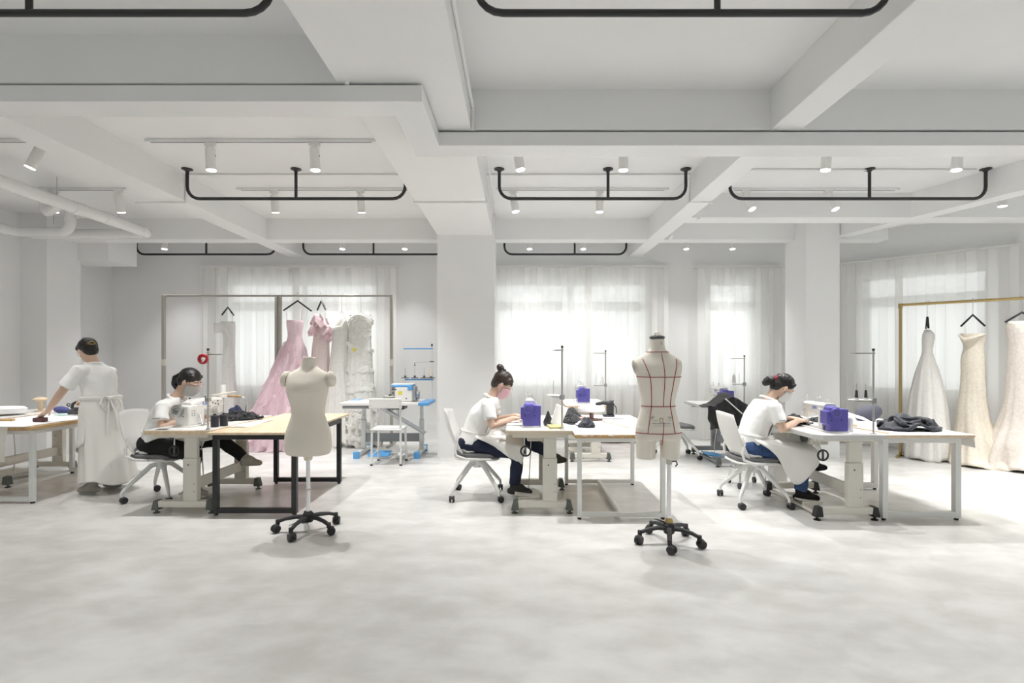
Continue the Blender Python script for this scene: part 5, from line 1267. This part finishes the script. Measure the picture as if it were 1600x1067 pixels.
def heap(name, label, cat, loc, rx, ry, h, mat, seed, n=44, rz=0, lobes=(), wr=1.0, parts=True):
    """a crumpled cloth pile"""
    t = thing(name, label, cat, loc, rz)
    P = crumple(rx*3.4, ry*3.4, rx*2, ry*2, seed, h*.55, lobes, n=48 if rx > .1 else 32)
    zmax = P[...,2].max(); P[...,2] = .004+(P[...,2]-.004)*min(1.5, max(.6, (h+max([l[3] for l in lobes]+[0])*.8)/zmax)); m, k = P.shape[:2]
    q = MB(); q.v = [tuple(p) for p in P.reshape(-1,3)]; q.f = [(j*k+i, j*k+i+1, (j+1)*k+i+1, (j+1)*k+i) for j in range(m-1) for i in range(k-1)]
    q.build('folds', mat, t, ang=180, solid=.005, sub=1, fix=False)
    return t

# ironing table
z = .745
t = thing('cloth_sheet', 'white sheet over the ironing table, hanging over its near edge', 'sheet', (-5.06, 5.7, z))
def sheet(u, v):
    x = -.40+.775*u
    if v < .75: return (x, .62-1.33*(v/.75), .004+.0015*noise.noise(Vector((x*5,v*8,0))))
    k = (v-.75)/.25; return (x*(1-.0*k)-.10*k*max(0,u-.6), -.712-.012*math.sin(3*k)-.014*k*math.sin(u*11), .003-.33*k)
def sheet_cut(u, v): # only the left part drops over the edge
    p = sheet(u*.62 if v >= .75 else u, v); return p
MB().grid(lambda u, v: sheet(u, v*.75), 24, 24).build('flat_part', M['felt'], t, solid=.003, fix=False)
MB().grid(lambda u, v: sheet(u*.80, .7499+v*.25), 24, 10).build('hanging_part', sheer('thin_white_sheet', (.82,.81,.76), .12, .35), t, solid=0, fix=False)
t = thing('pressing_stand', 'pale wooden mushroom shaped pressing stand', 'pressing stand', (-5.72, 6.30, TZ))
MB().lathe([(.055,0),(.06,.012),(.035,.018)], n=20).build('base', M['pale_wood'], t)
MB().lathe([(.024,.014),(.022,.13)], n=16).build('post', M['pale_wood'], t)
MB().lathe([(.025,.125),(.075,.135),(.085,.15),(.05,.170),(.012,.176)], n=24, sx=1.0, sy=.7).build('padded_cap', M['pale_wood'], t)
tag(MB().ball((-5.31,6.12,z+.048), (.088,.06,.042), Matrix.Rotation(R(10),3,'Y'), 24, 14).build('pressing_ham', material('navy_cushion', (.07,.075,.22), .85, bump=.1, bscale=80)), 'navy blue oval pressing cushion on the ironing table', 'cushion')
tag(MB().grid(lambda u, v: (-5.22+.16*u, 5.90+.30*v, z+.009+.008*abs(math.sin(9*u+5*v))), 14, 14).build('folded_cloth', material('mint_cloth', (.55,.74,.68), .9), solid=.006, fix=False), 'pale mint cloth lying near the iron', 'cloth')
tag(MB().box(-.055,.055,-.032,.032,0,.042).build('pressing_block', M['oak'] if False else material('dark_red_wood', (.09,.028,.025), .5, var=.3, vscale=30), bevel=.008), 'dark red wooden block under the standing person\'s hand', 'block').location = (-4.87, 5.36, z+.0075)
t = thing('steam_iron', 'black and chrome steam iron on the ironing table', 'iron', (-4.99, 5.97, z+.008), R(185))
sole = [(.13,0),(.09,.042),(0,.056),(-.09,.052),(-.10,0),(-.09,-.052),(0,-.056),(.09,-.042)]
MB().prism(sole, 'z', 0, .012).build('soleplate', M['chrome'], t, bevel=.003)
MB().rings([[(x*k, y*k, zz) for x, y in sole] for zz, k in ((.012,.93),(.035,.90),(.062,.72),(.085,.45))]).build('shell', M['dark_grey'], t, bevel=.006)
MB().tube([(.07,0,.075),(.06,0,.125),(.02,0,.145),(-.06,0,.145),(-.085,0,.12),(-.085,0,.06)], [.014,.015,.016,.016,.015,.014], 10).build('handle', M['dark_rubber'], t)
MB().tube([(.085,0,.12),(.11,0,.13),(.125,0,.115),(.11,0,.10),(.088,0,.105)], .007, 8).build('steam_trigger', M['dark_grey'], t)
tag(MB().box(-.19,.10,-.02,.02,0,.022).build('wooden_batten', M['oak'], bevel=.003), 'short wooden batten at the left edge of the ironing table', 'batten').location = (-5.30, 5.42, z+.0075)
t = thing('padded_board', 'white padded board at the left picture edge', 'pad', (-5.84,5.95,TZ))
MB().rings([[(.25*math.cos(R(a))*k, .16*math.sin(R(a))*k, zz) for a in range(0,360,15)] for zz, k in ((.02,.94),(.03,1),(.075,1),(.09,.9))]).build('pad', M['white_cloth'], t)
MB().lathe([(.05,0),(.055,.01),(.02,.022)], n=16).build('foot', M['pale_wood'], t)

# black framed table
heap('black_garment', 'crumpled black garment beside the birch topped table', 'garment', (-2.94,5.55,.757), .22, .19, .10, M['black_cloth'], 2.0)
heap('navy_garment', 'folded dark blue cloth beside the crumpled black garment', 'garment', (-3.10,5.80,.757), .10, .07, .13, material('dark_blue_cloth', (.025,.035,.09), .85, bump=.2, bscale=30), 4.0, n=30)
t = thing('pressing_arm_tool', 'bent chrome arm with wooden grip behind the white machine', 'tool', (-3.02,5.84,TZ))
MB().tube([(.0,0,0),(.01,0,.12),(.0,0,.19),(-.04,0,.215),(-.10,0,.22)], .010, 10).build('bent_rod', M['chrome'], t)
MB().cyl((-.05,0,.218),(-.20,0,.222),.013,n=12).build('wooden_grip', M['oak'], t)
MB().lathe([(.03,0),(.03,.008),(.012,.015)], n=14).build('foot', M['chrome'], t)
for i, (x, y) in enumerate(((-2.80,4.93),(-2.755,5.0))):
    t = thing('thread_cone', ('black thread cone nearest the red tape roll stand','second black thread cone behind the first')[i], 'thread cone', (x-.04, y, TZ), 0, 'black thread cones by the white machine')
    MB().lathe([(.030,0),(.036,.004),(.034,.105),(.028,.11)], n=20).build('thread', M['charcoal_cloth'], t)
    MB().lathe([(.012,.108),(.014,.125)], n=12).build('core', M['dark_grey'], t)
t = thing('thread_cone', 'tall white thread cone behind the white machine', 'thread cone', (-3.06, 5.46, TZ))
MB().lathe([(.03,0),(.03,.01),(.008,.012),(.008,.30)], n=16).build('spindle', M['steel'], t)
MB().lathe([(.034,.235),(.037,.239),(.026,.36),(.018,.365)], n=18).build('thread', M['white_cloth'], t)
tag(MB().grid(lambda u, v: (-3.27+.10*u, 4.735+.06*v, TZ+.003+.002*math.sin(20*u)), 6, 4).build('fabric_scrap', M['charcoal_cloth'], solid=.002, fix=False), 'small dark scrap on the birch edged sewing table', 'scrap')
tag(MB().grid(lambda u, v: (-2.735+.17*u, 4.98+.55*v, .7475+.004*math.sin(6*v+3*u)), 8, 16).build('white_fabric', M['white_cloth'], solid=.003, fix=False), 'strip of white fabric beside the black cones on the birch table', 'fabric')

# felt covered table
t = thing('felt_cover', 'white felt cover with ragged near edge', 'cover', (.90, 5.28, .741))
def felt(u, v):
    x = -.40+.795*u; y = .735-1.475*v
    if v > .96: y += .018*noise.noise(Vector((u*14,3,0)))+.008*noise.noise(Vector((u*50,3,0)))
    return (x, y, .004+.003*noise.noise(Vector((x*4,y*4,1))) - (.014 if v > .985 else 0))
MB().grid(felt, 50, 50).build('felt_sheet', M['felt'], t, solid=.004, fix=False)
heap('black_garment', 'heap of black and white cloth beside the tall thread stand', 'garment', (.56,5.35,.75), .13, .24, .10, M['black_cloth'], 7.0, lobes=((0,.12,.08,.06),))
heap('white_garment', 'white cloth tucked into the black heap on the felt', 'garment', (.63,5.10,.75), .06, .08, .05, M['white_cloth'], 3.0, n=30)
t = heap('rolled_cloth', 'rolled dark cloth bundle on the felt', 'cloth', (.66,4.98,.75), .085, .07, .10, M['charcoal_cloth'], 5.0, n=30)
t = thing('sleeve_board', 'white padded oval sleeve board on a brown stand', 'sleeve board', (.78,5.50,.75), R(15))
MB().lathe([(.09,0),(.095,.012),(.04,.02)], n=24, sx=1.3, sy=.8).build('base', material('brown_wood', (.16,.08,.055), .5), t)
MB().lathe([(.024,.015),(.022,.09)], n=14).build('post', material('brown_post', (.20,.10,.07), .5), t)
MB().rings([[(.15*k*math.cos(R(a)), .085*k*math.sin(R(a)), zz) for a in range(0,360,15)] for zz, k in ((.085,.85),(.095,1),(.13,.98),(.15,.75),(.155,.4))]).build('padded_top', M['felt'], t)
t = thing('small_press', 'brown and pink boxed tool beside the sleeve board', 'tool', (.68,5.32,.75))
MB().box(-.06,.06,-.05,.05,0,.03).build('base', material('dusty_brown', (.26,.15,.13), .5), t, bevel=.006)
MB().box(-.05,.05,-.04,.04,.03,.055).build('upper', material('clear_pink', (.55,.40,.37), .25), t, bevel=.006)
t = thing('black_arm_machine', 'small black cast arm machine at the far edge of the felt', 'machine', (1.02,5.86,.75))
MB().box(-.06,.06,-.05,.05,0,.02).build('base', M['dark_rubber'], t, bevel=.005)
MB().box(-.02,.055,-.035,.035,.02,.16).build('pillar', M['dark_rubber'], t, bevel=.01)
MB().tube([(.04,0,.145),(-.06,0,.15),(-.13,0,.135),(-.14,0,.10)], [.025,.022,.02,.012], 10).build('arm', M['dark_rubber'], t)
MB().lathe([(.02,0),(.03,.01),(.02,.02)], (.035,0,.16), 14).build('knob', M['dark_grey'], t)
MB().tube([(.055,0,.14),(.085,0,.10),(.09,0,.03)], .006, 8).build('lever', M['dark_grey'], t)
tag(MB().bar((.90,5.42,.7525),(1.05,4.95,.7525),.05,.006).build('wooden_ruler', M['pale_wood'], bevel=.001), 'pale wooden ruler on the white felt', 'ruler')
tag(MB().bar((.78,5.60,.7535),(1.15,5.62,.7535),.03,.006).build('steel_ruler', M['steel'], bevel=.001), 'steel ruler behind the sleeve board on the felt', 'ruler')
tag(MB().rings([[(1.27+.80*i/12, 8.66+.03*math.sin(i)+.10*math.cos(R(a)), .035+(.034+.008*math.sin(2.3*i))*math.sin(R(a))) for a in range(0,360,24)] for i in range(13)]).build('red_fabric', M['red_tape']), 'dark red fabric on the floor below the middle window', 'fabric')

# cream sewing table of the pink masked seamstress
tag(MB().prism([(.30,4.80),(.43,4.80),(.45,4.98),(.28,4.98)], 'z', TZ, TZ+.02).build('notions_tray', material('yellow_tray', (.72,.65,.30), .5), bevel=.004), 'shallow yellow tray at the foot of the tall thread stand', 'tray')
heap('black_garment', 'pointed black cloth beside the purple machine', 'garment', (.30,5.08,TZ), .05, .12, .06, M['black_cloth'], 8.0, n=30, lobes=((.0,-.02,.035,.10),))
t = thing('paper_pattern', 'white sheet leaning behind the yellow tray', 'paper', (.37,5.00,TZ))
MB().grid(lambda u, v: (-.06+.11*u+.07*v, .02*math.sin(3*u)+.05*v, .005+.20*v*(1-.2*u)), 10, 10).build('sheet', M['white_cloth'], t, solid=.003, fix=False)
t = thing('work_piece', 'white cloth being sewn by the pink masked seamstress', 'cloth', (.03,5.22,TZ))
MB().grid(lambda u, v: (-.13+.22*u, -.20+.42*v, .004+.008*abs(noise.noise(Vector((u*5,v*5,2))))), 16, 20).build('cloth_piece', M['white_cloth'], t, solid=.004, fix=False)

# rightmost sewing table
heap('black_garment', 'black cloth under the needle of the rightmost machine', 'garment', (2.74,5.18,TZ), .15, .20, .055, M['black_cloth'], 9.0, lobes=((.03,.06,.06,.05),))
t = thing('thread_cone', 'white thread cone beside the rightmost purple machine', 'thread cone', (2.93,4.62,TZ))
MB().lathe([(.024,0),(.026,.004),(.025,.115),(.022,.12)], n=20).build('thread', M['white_plastic'], t)
MB().lathe([(.012,.118),(.012,.128)], n=12).build('core', M['white_metal'], t)
heap('charcoal_fabric', 'large crumpled charcoal fabric on the rightmost table', 'fabric', (3.60,4.84,.748), .29, .20, .15, M['charcoal_cloth'], 12.0, n=56)
tag(MB().ball((3.68,5.50,.82), (.14,.09,.085), Matrix.Rotation(R(-18),3,'Y'), 24, 14).build('pressing_ham', material('slate_cushion', (.075,.078,.105), .8, bump=.1, bscale=80)), 'slate grey rounded pressing cushion on the rightmost table', 'cushion').location.z = 0
t = thing('sleeve_board', 'slim white curved sleeve board on the rightmost table', 'sleeve board', (3.20,5.12,.75), R(-35))
MB().tube([(-.20,0,.085),(-.10,0,.115),(.02,0,.11),(.14,0,.075),(.20,0,.045)], [.022,.03,.032,.03,.02], 10, flat=.45).build('padded_arm', M['felt'], t)
MB().tube([(-.03,0,.095),(-.05,0,.05),(-.04,0,.008)], [.018,.02,.025], 10).build('support', M['white_plastic'], t)
MB().box(-.13,.10,-.045,.045,0,.014).build('base', M['pale_wood'], t, bevel=.004)
heap('black_garment', 'small black cloth behind the slim sleeve board', 'garment', (3.06,5.36,.757), .07, .13, .05, M['black_cloth'], 13.0, n=30)
tag(MB().bar((3.16,4.95,.752),(3.22,4.56,.752),.03,.010).build('wooden_ruler', M['pale_wood'], bevel=.001), 'wooden ruler on the rightmost table beside the thread stand', 'ruler')
t = thing('cloth_edge', 'white cloth corner hanging off the rightmost table end', 'cloth', (3.93,4.95,.745))
MB().grid(lambda u, v: (.004+.012*v+.004*math.sin(9*u), -.43+.85*u, -.004-(.11*v)*(1-.25*u)), 20, 6).build('hanging_part', M['white_cloth'], t, solid=.003, fix=False)
t = thing('waste_bin', 'white lidded bin on the floor behind the rightmost chair', 'bin', (2.84,5.72,0))
MB().rings([[(x*k,y*k,zz) for x,y in ((-.08,-.07),(.08,-.07),(.08,.07),(-.08,.07))] for zz, k in ((0,.92),(.25,1.0))]).build('body', M['white_plastic'], t, bevel=.01)
MB().box(-.085,.085,-.075,.075,.25,.275).build('lid', M['white_plastic'], t, bevel=.008)
MB().box(-.02,.02,-.083,-.074,.245,.262).build('latch', M['dark_grey'], t)
t = thing('tape_measure', 'yellow tape hanging from the lap of the rightmost seamstress', 'tape measure', (2.52,4.90,.66))
MB().tube([(0,0,.14),(.004,-.002,.07),(.012,-.004,.0)], .007, 8, flat=.25).build('tape', material('yellow_tape', (.62,.55,.28), .6), t)

# black garment draped over the near end of the pale sewing table
t = thing('black_garment', 'black garment draped over the near corner of the pale sewing table', 'garment', (2.66,6.72,TZ))
def drape(u, v):
    a = (u-.5)*2; b = v
    x = .30*a+.02; y = -.02-.04*b
    z = .16*math.exp(-((a-.05)/.55)**2)*(1-b)**.6 + .02
    if b > .3: k = (b-.3)/.7; z -= .27*k*(1-.45*max(0,a)); y = -.13-.03*math.sin(7*a+3)*k; x = (.30*a+.02)*(1-.12*k)
    else: y = .18-.31*(b/.3)
    n_ = noise.noise(Vector((a*4,b*4,3)))
    return (x+.02*n_, y+.03*noise.noise(Vector((a*5,b*3,9)))-.02, z+.025*n_)
MB().grid(drape, 40, 30).build('draped_cloth', M['black_cloth'], t, solid=.010, fix=False, ang=80)
MB().bar((-.06,-.17,.135),(.14,-.19,-.05),.022,.012).build('white_strap', M['white_plastic'], t)
